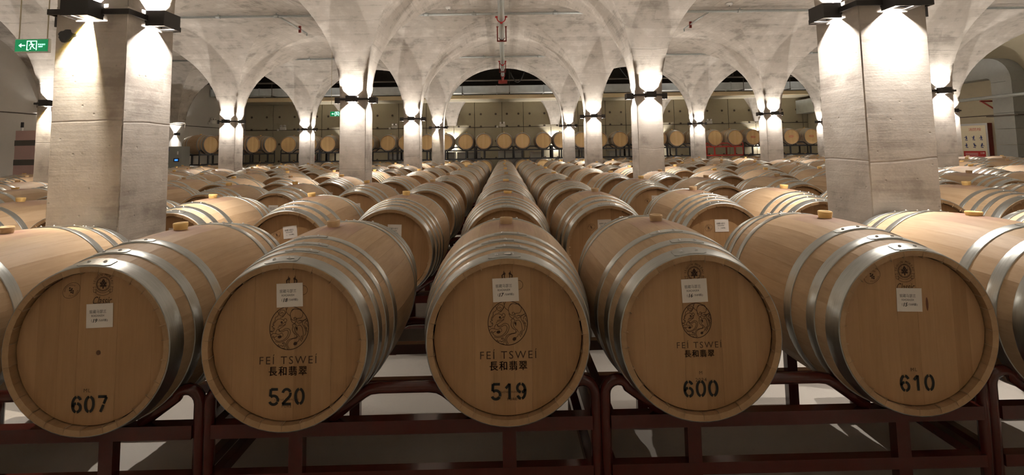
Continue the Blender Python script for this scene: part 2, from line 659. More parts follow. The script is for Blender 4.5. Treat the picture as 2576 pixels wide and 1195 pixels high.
# back wall: cast panels with recessed joints and tie holes
wb = bpy.data.objects.new('wall_back', None)
COL.objects.link(wb)
tag(wb, 'olive grey concrete back wall cast in tall panels with tie holes', kind='structure')
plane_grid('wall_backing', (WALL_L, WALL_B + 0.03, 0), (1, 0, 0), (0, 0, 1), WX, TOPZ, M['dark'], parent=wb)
px = WALL_L
k = 0
widths = [1.22, 1.22, 0.92, 1.22, 0.95, 1.22]
hole = MB()
rows = [[(0.05 * math.cos(2 * PI * i / 8) * s_, -0.001 + d_, 0.05 * math.sin(2 * PI * i / 8) * s_) for i in range(8)] for s_, d_ in ((1, 0), (0.6, -0.002))]
hole.grid(rows, None, False, False, True)
hole.face([8 + i for i in range(8)])
hole_me = hole.mesh('tie_hole', M['conduit'])
while px < WALL_R - 0.05:
    w_ = min(widths[k % 6], WALL_R - px)
    b = MB()
    b.box((0, 0, 0), (w_ - 0.022, 0.06, 3.52))
    for i in range(len(b.v)):
        b.uv[i] = (b.v[i][0], b.v[i][2])
    p = b.build('wall_panel', M['wall'], wb, (px + w_ / 2, WALL_B + 0.01, 1.76))
    for hz in (1.0, 1.75, 2.4, 2.95):
        for hx in (-0.33, 0.33):
            if w_ > 0.8:
                put('tie_hole', hole_me, p, (hx * w_ / 1.22, -0.0305, hz - 1.76))
    px += w_
    k += 1
# lowered slab in front of the back wall and dark high ceiling
def cz(t, a):
    q = 1 - min(max(t / a, 0), 1)
    return ZS + RISE * (1 - q ** NEXP) ** (1 / NEXP)


AX, AY = (BAY - W) / 2, (SPAN - W) / 2
HW = W / 2
ceil = bpy.data.objects.new('ceiling', None)
COL.objects.link(ceil)
tag(ceil, 'board-marked concrete groin vault springing from square pillars', kind='structure')
_J = {}


def jit(key):
    if key not in _J:
        rr = random.Random(str(key))
        _J[key] = (0.008 * rr.random() ** 2 if rr.random() < 0.7 else 0.022 * rr.random())
    return _J[key]


def canopy(kx, ky, faces, zmin=None, zmax=None, nu=64, nl=8, rear_flat=False, wall_half=None):
    """one umbrella of the groin vault round pillar (kx, ky); faces = which sides it has"""
    cx, cy = PX0 + kx * BAY, D1 + HW + ky * SPAN
    b = MB()
    for fc in faces:
        a, oa = (AX, AY) if fc in ('+x', '-x') else (AY, AX)
        sgn = 1 if fc[0] == '+' else -1
        rows, uvs = [], []
        arc = 0.0
        prev = None
        for i in range(nu + 1):
            th = i / nu * PI / 2
            t = a * (1 - math.cos(th))
            z = cz(t, a)
            if zmin is not None and z < zmin:
                continue
            if zmax is not None and z > zmax:
                z = zmax
            lo, hi = -(HW + t * oa / a), HW + t * oa / a
            if fc in ('+x', '-x') and rear_flat:
                hi = HW
            if wall_half == 'x' and fc in ('+y', '-y'):   # only the half inside the room
                if kx < 0:
                    lo = 0.0
                else:
                    hi = 0.0
            if wall_half == 'y' and fc in ('+x', '-x'):
                hi = 0.0
            if prev is not None:
                arc += math.hypot(t - prev[0], z - prev[1])
            prev = (t, z)
            r_, u_ = [], []
            for j in range(nl + 1):
                l_ = lo + (hi - lo) * (0, 0.012, 0.18, 0.34, 0.5, 0.66, 0.82, 0.988, 1)[j]
                d = HW + t
                dd = 0.0
                if j in (0, nl):
                    dd = jit((kx, ky, (l_ > 0), sgn, i) if fc in ('+x', '-x') else (kx, ky, (sgn > 0), 1 if l_ > 0 else -1, i))
                    if abs(l_) < 1e-6 or i == nu:
                        dd = 0.0
                l2 = l_ - math.copysign(dd, l_)
                d2 = d - dd
                p = (cx + sgn * d2, cy + l2, z) if fc in ('+x', '-x') else (cx + l2, cy + sgn * d2, z)
                r_.append(p)
                u_.append((l_ + kx * 7.3, arc + 2.2 + ky * 1.7 + (0.37 if fc in ('+x', '-x') else 0)))
            rows.append(r_)
            uvs.append(u_)
            if zmax is not None and z >= zmax:
                break
        flip = fc in ('+y', '-x')
        b.grid(rows, uvs, flip, True)
        if zmin is not None:
            pass
    if zmin is not None:
        # flat underside of a corbel
        x0, x1, y0, y1 = cx - HW, cx + HW, cy - HW, cy + HW
        if wall_half == 'x':
            x0, x1 = (cx, cx + HW + 0.02) if kx < 0 else (cx - HW - 0.02, cx)
        if wall_half == 'y':
            y1 = cy
        b.face([b.vert(p) for p in ((x0, y0, zmin), (x0, y1, zmin), (x1, y1, zmin), (x1, y0, zmin))])
    me = b.mesh('vault_web', M['vault'])
    return put('vault_web', me, ceil)


for ky in range(-1, 4):
    for kx in range(-1, 4):
        if ky == 3:
            canopy(kx, ky, ('+x', '-x', '-y'), rear_flat=True)
        else:
            canopy(kx, ky, ('+x', '-x', '-y', '+y'))
    for kx in (-2,):
        side = '+x' if kx < 0 else '-x'
        canopy(kx, ky, (side, '-y') if ky == 3 else (side, '-y', '+y'), zmin=2.47, rear_flat=(ky == 3), wall_half='x')
# corbels on the back wall up to the lowered slab
SLAB_Z, SLAB_Y = 3.48, 20.6
for kx in range(-1, 4):
    canopy(kx, 4, ('-y', '+x', '-x'), zmin=2.43, zmax=SLAB_Z, wall_half='y')
# fascia above the last arches, closing the vault against the high bay behind it
YF = D1 + 3 * SPAN + W
b = MB()
for kx in range(-2, 4):
    cx = PX0 + kx * BAY
    for sgn in (-1, 1):
        if kx == -2 and sgn < 0:
            continue
        rows = []
        for i in range(17):
            t = AX * (1 - math.cos(i / 16 * PI / 2))
            x = cx + sgn * (HW + t)
            rows.append([(x, YF, cz(t, AX)), (x, YF, TOPZ)])
        b.grid(rows, None, sgn < 0, False)
    if -2 < kx:
        b.face([b.vert(p) for p in ((cx - HW, YF, ZS), (cx + HW, YF, ZS), (cx + HW, YF, TOPZ), (cx - HW, YF, TOPZ))])
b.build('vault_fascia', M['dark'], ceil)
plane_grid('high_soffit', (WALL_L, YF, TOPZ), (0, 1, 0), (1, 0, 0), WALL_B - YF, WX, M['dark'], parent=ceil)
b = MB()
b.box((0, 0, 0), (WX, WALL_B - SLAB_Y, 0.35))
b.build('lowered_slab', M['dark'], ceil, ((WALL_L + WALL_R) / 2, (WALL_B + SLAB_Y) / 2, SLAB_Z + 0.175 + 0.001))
plane_grid('lowered_slab_soffit', (WALL_L, SLAB_Y, SLAB_Z), (0, 1, 0), (1, 0, 0), WALL_B - SLAB_Y, WX, M['wall'], parent=ceil)

COLW = {-1: 'outer left', 0: 'inner left', 1: 'inner right', 2: 'outer right', 3: 'far right'}
ROWW = {-1: 'unseen-row', 0: 'nearest-row', 1: 'second-row', 2: 'third-row', 3: 'farthest-row'}


def pillar(kx, ky):
    cx, cy = PX0 + kx * BAY, D1 + HW + ky * SPAN
    nz, nx = 90, 5
    b = MB()
    prof = {}
    for sx in (-1, 1):
        for sy in (-1, 1):
            rr = random.Random('pillar%d,%d,%d,%d' % (kx, ky, sx, sy))
            v = [0.0015 + 0.0025 * rr.random() for _ in range(nz + 1)]
            for _ in range(5):           # a few longer spalls along the arris
                c0, ln, dp_ = rr.randrange(nz), rr.randrange(2, 6), rr.uniform(0.003, 0.011)
                for q in range(-ln, ln + 1):
                    if 0 <= c0 + q <= nz:
                        v[c0 + q] += dp_ * (1 - (q / (ln + 1)) ** 2) * rr.uniform(0.6, 1.0)
            v[0] = v[nz] = 0.0
            prof[sx, sy] = v

    def cj(sx, sy, i):
        return prof[sx, sy][i]
    for fi, (ax, ay, nx_, ny_) in enumerate((((-1), (-1), 1, 0), (1, -1, 0, 1), (1, 1, -1, 0), (-1, 1, 0, -1))):
        bx_, by_ = ax + 2 * nx_, ay + 2 * ny_
        rows, uvs = [], []
        for i in range(nz + 1):
            z = ZS * i / nz
            ja, jb = cj(ax, ay, i), cj(bx_, by_, i)
            A = Vector((ax * (HW - ja), ay * (HW - ja), z))
            B = Vector((bx_ * (HW - jb), by_ * (HW - jb), z))
            A0, B0 = Vector((ax * HW, ay * HW, z)), Vector((bx_ * HW, by_ * HW, z))
            rows.append([A] + [A0.lerp(B0, t) for t in (0.014, 0.35, 0.65, 0.986)] + [B])
            uvs.append([(fi * 1.3 + W * t, z) for t in (0, 0.014, 0.35, 0.65, 0.986, 1)])
        b.grid(rows, uvs, False, False)
    o = b.build('concrete_pillar', M['pillar'], None, (cx, cy, 0))
    tag(o, 'square raw concrete pillar, the %s %s one' % (COLW[kx], ROWW[ky]), kind='structure')
    return o


# lamp: a black box open above and below through a slot, on a square band
def ring_box(b, half, th, h, z0=0.0):
    for (x, y, sx, sy) in ((0, -half, 2 * half + th, th), (0, half, 2 * half + th, th), (-half, 0, th, 2 * half - th), (half, 0, th, 2 * half - th)):
        b.box((x, y, z0), (sx, sy, h))


def housing_mesh(lo=(-0.041, 0.041), up=(-0.041, 0.041), hw=0.074, hh=0.046, dep=0.112, lip=0.042):
    """open box: local x across, y outwards from the pillar (0 at back), lips narrow both openings"""
    b = MB()
    t = 0.004
    b.box((0, dep - t / 2, 0), (2 * hw, t, 2 * hh))
    b.box((0, t / 2, 0), (2 * hw, t, 0.05))
    for s_ in (-1, 1):
        b.box((s_ * (hw - t / 2), dep / 2, 0), (t, dep - 2 * t, 2 * hh))
    for z, (x0, x1) in ((-lip, lo), (lip, up)):
        b.box(((-hw + t + x0) / 2, dep / 2, z), (x0 + hw - t, dep - 2 * t, 0.003))
        b.box(((hw - t + x1) / 2, dep / 2, z), (hw - t - x1, dep - 2 * t, 0.003))
    return b.mesh('lamp_housing', M['lampblack'])


H_STD = housing_mesh()
H_NARROW = housing_mesh(lo=(-0.005, 0.025), up=(-0.032, 0.032))
lb = MB()
lb.box((0, 0, 0), (0.03, 0.03, 0.006))
LED = lb.mesh('lamp_led', M['lens'])
bnd = MB()
ring_box(bnd, HW + 0.022, 0.012, 0.030)
for sx in (-1, 1):
    for sy in (-1, 1):
        bnd.box((sx * (HW + 0.004), sy * (HW * 0.8), 0), (0.034, 0.016, 0.016))
BAND = bnd.mesh('lamp_band', M['lampblack'])


def lamp_light(parent, loc, watts, up, col=LAMP_COL, rad=0.006):
    ld = bpy.data.lights.new('lamp_light', 'SPOT')
    ld.energy = watts
    ld.color = col
    ld.shadow_soft_size = rad
    ld.spot_size = math.radians(165 if up else 150)
    ld.spot_blend = 1.0
    if watts > 0:
        # the lenses shape the beam by the angle from its axis: mostly straight down below, spread sideways above
        ld.use_nodes = True
        nt = ld.node_tree
        em = nt.nodes['Emission']
        tc = N(nt, 'ShaderNodeTexCoord')
        sp = N(nt, 'ShaderNodeSeparateXYZ')
        ab = N(nt, 'ShaderNodeMath', operation='ABSOLUTE')
        mr = N(nt, 'ShaderNodeMapRange', interpolation_type='SMOOTHSTEP')
        for i_, q in enumerate((0.70, 0.98, 1.15, 0.62) if up else (0.78, 0.998, 0.55, 1.15)):
            mr.inputs[i_ + 1].default_value = q
        L(nt, tc, 'Normal', sp, 0)
        L(nt, sp, 2, ab, 0)
        L(nt, ab, 0, mr, 0)
        L(nt, mr, 0, em, 'Strength')
    o = bpy.data.objects.new('lamp_light', ld)
    COL.objects.link(o)
    o.parent = parent
    o.location = loc
    if up:
        o.rotation_euler = (PI, 0, 0)
    return o


def lamp_set(kx, ky, LW=LAMP_W):
    cx, cy = PX0 + kx * BAY, D1 + HW + ky * SPAN
    t = thing('pillar_lamp_band', 'black band of four box lamps on the %s %s pillar' % (COLW[kx], ROWW[ky]), 'lamp', (cx, cy, LAMP_Z), 0,
              'lamp bands on the pillars')
    put('band', BAND, t)
    for i, ang in enumerate((PI, PI / 2, 0, -PI / 2)):
        # local +y of the housing turned outwards: ang = PI faces the camera (-y)
        narrow = (kx, ky, i) in ((0, 0, 0), (-1, 1, 0), (0, 3, 0))
        d = HW + 0.008
        R = Matrix.Rotation(ang, 4, 'Z')
        off = R @ Vector((0, d, 0))
        h = put('lamp_housing', H_NARROW if narrow else H_STD, t, off, (0, 0, ang))
        put('led', LED, h, (0, 0.05, 0))
        lamp_light(t, R @ Vector((0, d + 0.05, -0.006)), LW * DOWN, False, LAMP_COL, 0.003 if narrow else 0.006)
        lamp_light(t, R @ Vector((0, d + 0.05, 0.006)), LW * UPW, True)
        if narrow:
            # extra yellow spot, added to give a yellow fringe beside the narrow beam
            lamp_light(t, R @ Vector((0, d + 0.05, -0.0145)), LW * 0.06, False, (1.0, 0.66, 0.02), 0.002)
    return t


PILLARS = [(kx, ky) for ky in range(-1, 4) for kx in range(-1, 4)]
for kx, ky in PILLARS:
    pillar(kx, ky)
    lamp_set(kx, ky, LAMP_W if ky >= 0 else LAMP_W * 0.8)   # unseen lamps behind the viewpoint, dimmed, added as fill for the front heads


def wall_lamp(loc, ang, label, watts):
    t = thing('wall_lamp', label, 'lamp', loc, ang, 'single box lamps on the walls')
    put('lamp_housing', H_STD, t)
    boxobj('mounting_plate', (0, -0.006, 0), (0.10, 0.012, 0.06), M['lampblack'], t)
    put('led', LED, t, (0, 0.05, 0))
    lamp_light(t, (0, 0.05, -0.006), watts * DOWN, False)
    lamp_light(t, (0, 0.05, 0.006), watts * UPW, True)


for ky in range(0, 4):
    y = D1 + HW + ky * SPAN
    wall_lamp((WALL_L + 0.012, y, 2.08), -PI / 2, 'black box lamp on the grey side wall, %s corbel from the viewpoint' % ORD[ky], LAMP_W)
for kx in range(-1, 4):
    wall_lamp((PX0 + kx * BAY, WALL_B - 0.032, 1.75), PI, 'black box lamp on the back wall below the %s corbel from the grey side' % ORD[kx + 1], LAMP_W * 2.4)


# ------------------------------------------------------------------ barrels
def RAD(y):
    return R_BILGE - (R_BILGE - R_HEAD) * (abs(y) / HALF_L) ** 2


THK = 0.026


def stave_mesh(w_deg, mat):
    b = MB()
    w = math.radians(w_deg) / 2 - 0.0004
    ends = []
    ny, na = 12, 2
    rows = []
    for i in range(ny + 1):
        y = -HALF_L + 2 * HALF_L * i / ny
        r = RAD(y)
        rows.append([(r * math.sin(w * (2 * j / na - 1)), y, r * math.cos(w * (2 * j / na - 1))) for j in range(na + 1)])
    b.grid(rows, None, False, True)
    for s in (-1, 1):
        ya, yb = s * HALF_L, s * (HALF_L - 0.05)
        o = [(RAD(ya) * math.sin(w * (j - 1)), ya, RAD(ya) * math.cos(w * (j - 1))) for j in range(3)]
        m_ = [((RAD(ya) - THK * 0.72) * math.sin(w * (j - 1)), ya - s * 0.003, (RAD(ya) - THK * 0.72) * math.cos(w * (j - 1))) for j in range(3)]
        n_ = [((RAD(yb) - THK) * math.sin(w * (j - 1)), yb, (RAD(yb) - THK) * math.cos(w * (j - 1))) for j in range(3)]
        n0 = len(b.f)
        b.grid([o, m_], None, s > 0, False, tone=0.06)
        b.grid([m_, n_], None, s > 0, False, tone=-0.05)
        ends += range(n0, len(b.f))
    # stave edges
    for sg in (-1, 1):
        a_ = [(RAD(y) * math.sin(sg * w), y, RAD(y) * math.cos(sg * w)) for y in (-HALF_L, -0.25, 0, 0.25, HALF_L)]
        c_ = [((RAD(y) - THK) * math.sin(sg * w), y, (RAD(y) - THK) * math.cos(sg * w)) for y in (-HALF_L, -0.25, 0, 0.25, HALF_L)]
        b.grid([a_, c_], None, sg > 0, False)
    me = b.mesh('stave', mat)
    me.materials.append(M['chime'])
    for i in ends:
        me.polygons[i].material_index = 1
    return me


STAVE_W = [12.5, 10, 14, 11, 15, 12, 10, 13.5, 15, 11, 12.5, 14, 10, 15, 11, 13.5, 12, 14, 10, 12.5, 15, 11, 13.5, 12, 10, 14, 12.5]
_s = 360 / sum(STAVE_W)
STAVE_W = [w * _s for w in STAVE_W]
_sm = {}


def get_stave(w, mk):
    kk = (round(w, 3), mk)
    if kk not in _sm:
        _sm[kk] = stave_mesh(w, M[mk])
    return _sm[kk]


STAVE_A = []
a_ = -STAVE_W[0] / 2
for w in STAVE_W:
    STAVE_A.append(a_ + w / 2)
    a_ += w


def body_mesh():
    b = MB()
    rr = random.Random(3)
    seg = 54
    tones = []
    while len(tones) < seg:
        t = rr.uniform(-0.08, 0.08)
        tones += [t] * 2
    prof = [(RAD(-HALF_L) - THK, -HALF_L + 0.05), (RAD(HALF_L) - THK * 0.72, -HALF_L + 0.003)]
    prof += [(RAD(-HALF_L + 2 * HALF_L * i / 12), -HALF_L + 2 * HALF_L * i / 12) for i in range(13)]
    prof += [(RAD(HALF_L) - THK * 0.72, HALF_L - 0.003), (RAD(HALF_L) - THK, HALF_L - 0.05)]
    b.lathe_y(prof, seg, True, lambda i, j: tones[j] + 0.0001)
    me = b.mesh('stave_shell', M['body'])
    me.materials.append(M['chime'])
    for i in list(range(2 * seg)) + list(range(14 * seg, 16 * seg)):
        me.polygons[i].material_index = 1
    return me


BODY = body_mesh()
HEAD_R = R_HEAD - THK + 0.0045
HEAD_Y = HALF_L - 0.030


def head_board_mesh(x0, x1):
    b = MB()
    x0 += 0.0002
    x1 -= 0.0002
    pts = []
    n = 9
    for i in range(n):
        x = x0 + (x1 - x0) * i / (n - 1)
        pts.append((x, math.sqrt(max(HEAD_R ** 2 - x * x, 1e-5))))
    low = [(x, -z) for x, z in reversed(pts)]
    ring = pts + low
    f0 = [b.vert((x, 0, z)) for x, z in ring]
    f1 = [b.vert((x, 0.02, z)) for x, z in ring]
    b.face(f0)
    b.face(f1[::-1])
    m = len(ring)
    for i in range(m):
        b.face((f0[i], f1[i], f1[(i + 1) % m], f0[(i + 1) % m]))
    me = b.mesh('head_board', M['head'])
    fix_normals(me)
    return me


HB_X = [-HEAD_R, -0.192, -0.118, -0.052, 0.022, 0.083, 0.151, 0.205, HEAD_R]
HBOARDS = [head_board_mesh(a, c) for a, c in zip(HB_X[:-1], HB_X[1:])]


def head_disc():
    b = MB()
    n = 36
    rr = random.Random(9)
    cuts = [-0.19, -0.12, -0.05, 0.02, 0.09, 0.15, 0.2]
    xs = [-HEAD_R] + cuts + [HEAD_R]
    for a, c in zip(xs[:-1], xs[1:]):
        pts = [(a + (c - a) * i / 6, math.sqrt(max(HEAD_R ** 2 - (a + (c - a) * i / 6) ** 2, 0))) for i in range(7)]
        b.face([b.vert((x, 0, z)) for x, z in pts + [(x, -z) for x, z in reversed(pts)]], rr.uniform(-0.12, 0.12) + 0.001)
    return b.mesh('head', M['head'])


HDISC = head_disc()
HPALE = HDISC.copy()
HPALE.materials[0] = M['pale_head']


def rivet_geo(b, x, y, z, nrm, r=0.0065):
    n = Vector(nrm).normalized()
    u = n.cross(Vector((0, 1, 0))).normalized()
    v = n.cross(u)
    c = Vector((x, y, z))
    rows = []
    for rr, h in ((r, -0.001), (r * 0.75, 0.0035), (r * 0.05, 0.0055)):
        rows.append([c + (u * math.cos(2 * PI * k / 7) + v * math.sin(2 * PI * k / 7)) * rr + n * h for k in range(7)])
    b.grid(rows, None, False, True, True)


def hoop_mesh(y0, y1, rivets):
    """steel band from y0 to y1 (y0 < y1) with a lapped, riveted joint at the top"""
    b = MB()
    t = 0.0034
    n = 56
    ym = (y0 + y1) / 2
    b.lathe_y([(RAD(y0) - 0.001, y0), (RAD(y0) + t, y0), (RAD(y0) + t + 0.0004, y0 + 0.0015), (RAD(ym) + t, ym),
               (RAD(y1) + t + 0.0004, y1 - 0.0015), (RAD(y1) + t, y1), (RAD(y1) - 0.001, y1)], n)
    # lap
    e = t + 0.0024
    rows = []
    for k in range(9):
        a = math.radians(-13 + 23 * k / 8)
        sh = 0.18 if k in (0, 8) else 0.0
        w0, w1 = y0 + 0.002 + (y1 - y0) * sh, y1 - 0.002 - (y1 - y0) * sh
        rows.append([((RAD(y) + ee) * math.sin(a), y, (RAD(y) + ee) * math.cos(a)) for y, ee in ((w0, t), (w0, e), (w1, e), (w1, t))])
    b.grid(rows, None, True, False)
    for r_ in (rows[0], rows[-1]):
        b.face([b.vert(p) for p in r_])
    me0 = b
    if rivets:
        for a in (-7, 4):
            a = math.radians(a)
            rivet_geo(b, (RAD(ym) + e) * math.sin(a), ym, (RAD(ym) + e) * math.cos(a), (math.sin(a), 0, math.cos(a)))
    return me0.mesh('hoop', M['hoop'])


HOOPS = {
    'A': [(0.438, 0.487), (0.368, 0.396), (0.298, 0.326), (0.205, 0.237)],
    'B': [(0.430, 0.487), (0.338, 0.378), (0.212, 0.252)],
}
rv = MB()
rivet_geo(rv, 0, 0, 0, (0, 0, 1))
RIVET = rv.mesh('rivet', M['rivet'])
HM = {}
for kind, lst in HOOPS.items():
    for q in (False, True):
        HM[kind, q] = []
        for (a, c) in lst:
            HM[kind, q].append((hoop_mesh(-c, -a, q), -(a + c) / 2))
            HM[kind, q].append((hoop_mesh(a, c, q), (a + c) / 2))


def bung_mesh(mk, r0, r1, h):
    b = MB()
    n = 18
    rows = []
    for r, z in ((r0, -0.012), (r1 * 0.97, h * 0.55), (r1, h), (r1 * 0.93, h + 0.002), (r1 * 0.72, h), (r1 * 0.7, h - 0.003)):
        rows.append([(r * math.cos(2 * PI * k / n), r * math.sin(2 * PI * k / n), z) for k in range(n)])
    b.grid(rows, None, False, True, True)
    e = len(b.v) - n
    b.face([e + k for k in range(n)])
    return b.mesh('bung', M[mk])


BUNGS = [bung_mesh('bung', 0.024, 0.030, 0.028), bung_mesh('bung2', 0.024, 0.029, 0.026), bung_mesh('bung', 0.026, 0.033, 0.016)]


# --- print on the heads
def paper_mesh(w=0.092, h=0.082):
    b = MB()
    b.box((0, 0, 0), (w, 0.0006, h))
    return b.mesh('paper_label', M['paper'])


PAPER = paper_mesh()


def label_print(num):
    k = Ink()
    k.text('窖藏马瑟兰', -0.006, 0.0145, w=0.058, h=0.012, bold=0.0)
    k.text('R0424A004', -0.006, 0.000, w=0.044, h=0.0075)
    if num:
        k.text('(', -0.027, -0.0165, h=0.011)
        k.text('/58桶)', 0.012, -0.0165, w=0.034, h=0.010)
        k.text(num, -0.015, -0.0165, h=0.013, bold=0.03, shear=0.25)
    else:
        k.text('(   /58桶)', 0.0, -0.0165, w=0.05, h=0.010)
    return k.b.mesh('label_print', M['ink'])


PRINT_PLAIN = label_print('')

EMB = [
    [(205, 555), (240, 520), (290, 460), (350, 440), (400, 455), (425, 480)],
    [(425, 492), (430, 455), (455, 435), (485, 465), (470, 510), (440, 500)],
    [(325, 580), (380, 560), (430, 525), (465, 510)], [(310, 630), (330, 600), (400, 580), (450, 555), (470, 520)],
    [(465, 560), (400, 610), (340, 650), (350, 690), (400, 680), (470, 640), (540, 660), (560, 730), (520, 830), (450, 890), (350, 925), (260, 905)],
    [(270, 740), (280, 690), (320, 650), (340, 700), (400, 710), (470, 675), (515, 700), (515, 760), (480, 830), (410, 885), (320, 900), (250, 860), (250, 820), (300, 790)],
    [(170, 780), (210, 740), (270, 745), (330, 760), (390, 740), (415, 770), (405, 810)],
    [(205, 555), (235, 570), (190, 600), (240, 632), (205, 645)], [(245, 640), (220, 690), (160, 690), (205, 712)],
    [(375, 345), (362, 320), (385, 302), (410, 330), (390, 375), (345, 370), (330, 320), (360, 262), (420, 262), (450, 300), (430, 360), (390, 400), (350, 420)],
    [(460, 200), (470, 260), (465, 310), (430, 370), (395, 410)], [(300, 290), (320, 340), (290, 390), (255, 410), (250, 470), (210, 530)],
    [(500, 200), (470, 270), (490, 330), (550, 380), (555, 400)], [(555, 400), (555, 330), (590, 270), (640, 240), (700, 250), (760, 240)],
    [(570, 290), (600, 250), (640, 240)],
    [(760, 250), (800, 310), (800, 380), (770, 430), (700, 440), (660, 450)], [(555, 390), (575, 450), (620, 475), (665, 460), (660, 420), (625, 425), (635, 450)],
    [(560, 440), (590, 510), (640, 540), (665, 510), (650, 490)], [(690, 440), (680, 490), (720, 540), (790, 510), (750, 480), (710, 500)],
    [(750, 490), (820, 480), (885, 440)], [(610, 600), (600, 570), (640, 550), (675, 580), (660, 620), (680, 650), (690, 690)],
    [(610, 600), (600, 680), (640, 750), (690, 780), (680, 830), (600, 850), (520, 880), (485, 950), (500, 1040), (520, 1072)],
    [(640, 620), (660, 720), (720, 780), (740, 830)], [(690, 600), (740, 575), (790, 620), (810, 700), (820, 800)],
    [(700, 800), (690, 840), (600, 860), (530, 910), (510, 980), (540, 1060)], [(740, 850), (730, 900), (690, 930)],
    [(800, 560), (800, 510), (850, 470), (900, 500)], [(800, 560), (850, 650), (870, 740), (840, 800)], [(850, 560), (850, 520), (890, 500)],
    [(835, 580), (870, 640), (895, 720)], [(880, 540), (910, 610)], [(780, 800), (760, 880)], [(800, 790), (790, 870)], [(822, 800), (802, 890)],
    [(760, 870), (790, 920)], [(310, 990), (330, 972), (338, 1000), (305, 1004)], [(340, 1030), (370, 990), (412, 1012)],
    [(400, 945), (440, 930), (470, 980), (450, 1035)], [(400, 960), (430, 950), (440, 1000), (404, 1000)], [(230, 835), (205, 812), (225, 798), (240, 822)],
    [(850, 640), (900, 640)], [(410, 1045), (460, 1060)], [(680, 640), (700, 660), (690, 690)],
]


def emblem(k, cx, cz, rx, rz, w):
    f = lambda x, y: (cx + (x - 535) / 388 * rx, cz - (y - 632) / 447 * rz)
    k.ell(cx, cz, rx, rz, w * 1.5, n=56)
    for s in EMB:
        k.ribbon([f(*p) for p in spline(s, 5)], w)
    for (x, y, a, c, t) in ((350, 812, 40, 30, 0.2), (662, 957, 40, 34, 0.6), (383, 515, 22, 24, 0), (685, 640, 20, 26, 0)):
        p = f(x, y)
        k.disc(p[0], p[1], a / 388 * rx, c / 447 * rz, 12, t)


def cooper_crest(k, cx, cz, r):
    """round vine-leaf crest under an arc of lettering, with a ribbon below"""
    k.ell(cx, cz, r * 0.66, r * 0.66, r * 0.04, n=36)
    k.ell(cx, cz, r * 0.58, r * 0.58, r * 0.05, n=36)
    for x in (-0.3, 0.3):
        k.ribbon([(cx + x * r, cz - 0.48 * r), (cx + x * r, cz + 0.48 * r)], r * 0.025)
    for z in (-0.18, 0.16):
        k.ribbon([(cx - 0.55 * r, cz + z * r), (cx + 0.55 * r, cz + z * r)], r * 0.025)
    for (x, z, s) in ((0, 0.36, 0.1), (-0.09, 0.24, 0.09), (0.09, 0.24, 0.09), (-0.2, 0.06, 0.1), (0.2, 0.06, 0.1), (0, 0.1, 0.11), (-0.1, -0.05, 0.09),
                      (0.1, -0.05, 0.09), (-0.19, -0.17, 0.1), (0.19, -0.17, 0.1), (0, -0.2, 0.11), (0, -0.36, 0.08)):
        k.disc(cx + x * r, cz + z * r, s * r, s * r, 8)
    word = 'SEGUIN MOREAU'
    for i, ch in enumerate(word):
        if ch == ' ':
            continue
        a = math.radians(176 - 172 * i / (len(word) - 1))
        k.text(ch, cx + 0.86 * r * math.cos(a), cz + 0.86 * r * math.sin(a) + 0.02 * r, h=0.2 * r, ang=a - PI / 2)
    for s in (-1, 1):
        k.ribbon([(cx + s * 0.95 * r, cz - 0.28 * r), (cx + s * 0.7 * r, cz - 0.25 * r), (cx + s * 0.66 * r, cz - 0.5 * r), (cx + s * 0.95 * r, cz - 0.52 * r),
                  (cx + s * 0.86 * r, cz - 0.4 * r), (cx + s * 0.95 * r, cz - 0.28 * r)], r * 0.035)
        k.ribbon(spline([(cx + s * 0.9 * r, cz - 0.56 * r), (cx + s * 0.85 * r, cz - 0.75 * r), (cx + s * 0.62 * r, cz - 0.76 * r), (cx + s * 0.55 * r, cz - 0.6 * r)], 4), r * 0.035)
    for rr, a0, a1 in ((0.80, 215, 325), (1.05, 228, 312)):
        k.ell(cx, cz - 0.02 * r, rr * r, rr * r, r * 0.035, a0, a1, 20)
    for a in (215, 325):
        a = math.radians(a)
        b_ = math.radians(228 if a < 4.5 else 312)
        k.ribbon([(cx + 0.8 * r * math.cos(a), cz - 0.02 * r + 0.8 * r * math.sin(a)), (cx + 1.05 * r * math.cos(b_), cz - 0.02 * r + 1.05 * r * math.sin(b_))], r * 0.035)


def oval_stamp(k, cx, cz, rx, rz, tilt):
    k.ell(cx, cz, rx, rz, 0.0012, n=32, tilt=tilt)
    ca, sa = math.cos(tilt), math.sin(tilt)
    for (x, z) in ((0, 0.3), (-0.14, 0.1), (0.14, 0.1), (0, 0.02), (-0.12, -0.16), (0.12, -0.16), (0, -0.32)):
        k.disc(cx + (x * ca - z * sa) * rx, cz + (x * sa + z * ca) * rx, 0.1 * rx, 0.1 * rx, 7)
    for i in range(13):
        a = math.radians(25 + 130 * i / 12) + tilt
        k.ribbon([(cx + 0.62 * rx * math.cos(a), cz + 0.5 * rx * math.sin(a)), (cx + 0.8 * rx * math.cos(a), cz + 0.66 * rx * math.sin(a))], 0.0013)
    for i in range(8):
        a = math.radians(220 + 100 * i / 7) + tilt
        k.ribbon([(cx + 0.62 * rx * math.cos(a), cz + 0.5 * rx * math.sin(a)), (cx + 0.8 * rx * math.cos(a), cz + 0.66 * rx * math.sin(a))], 0.0013)


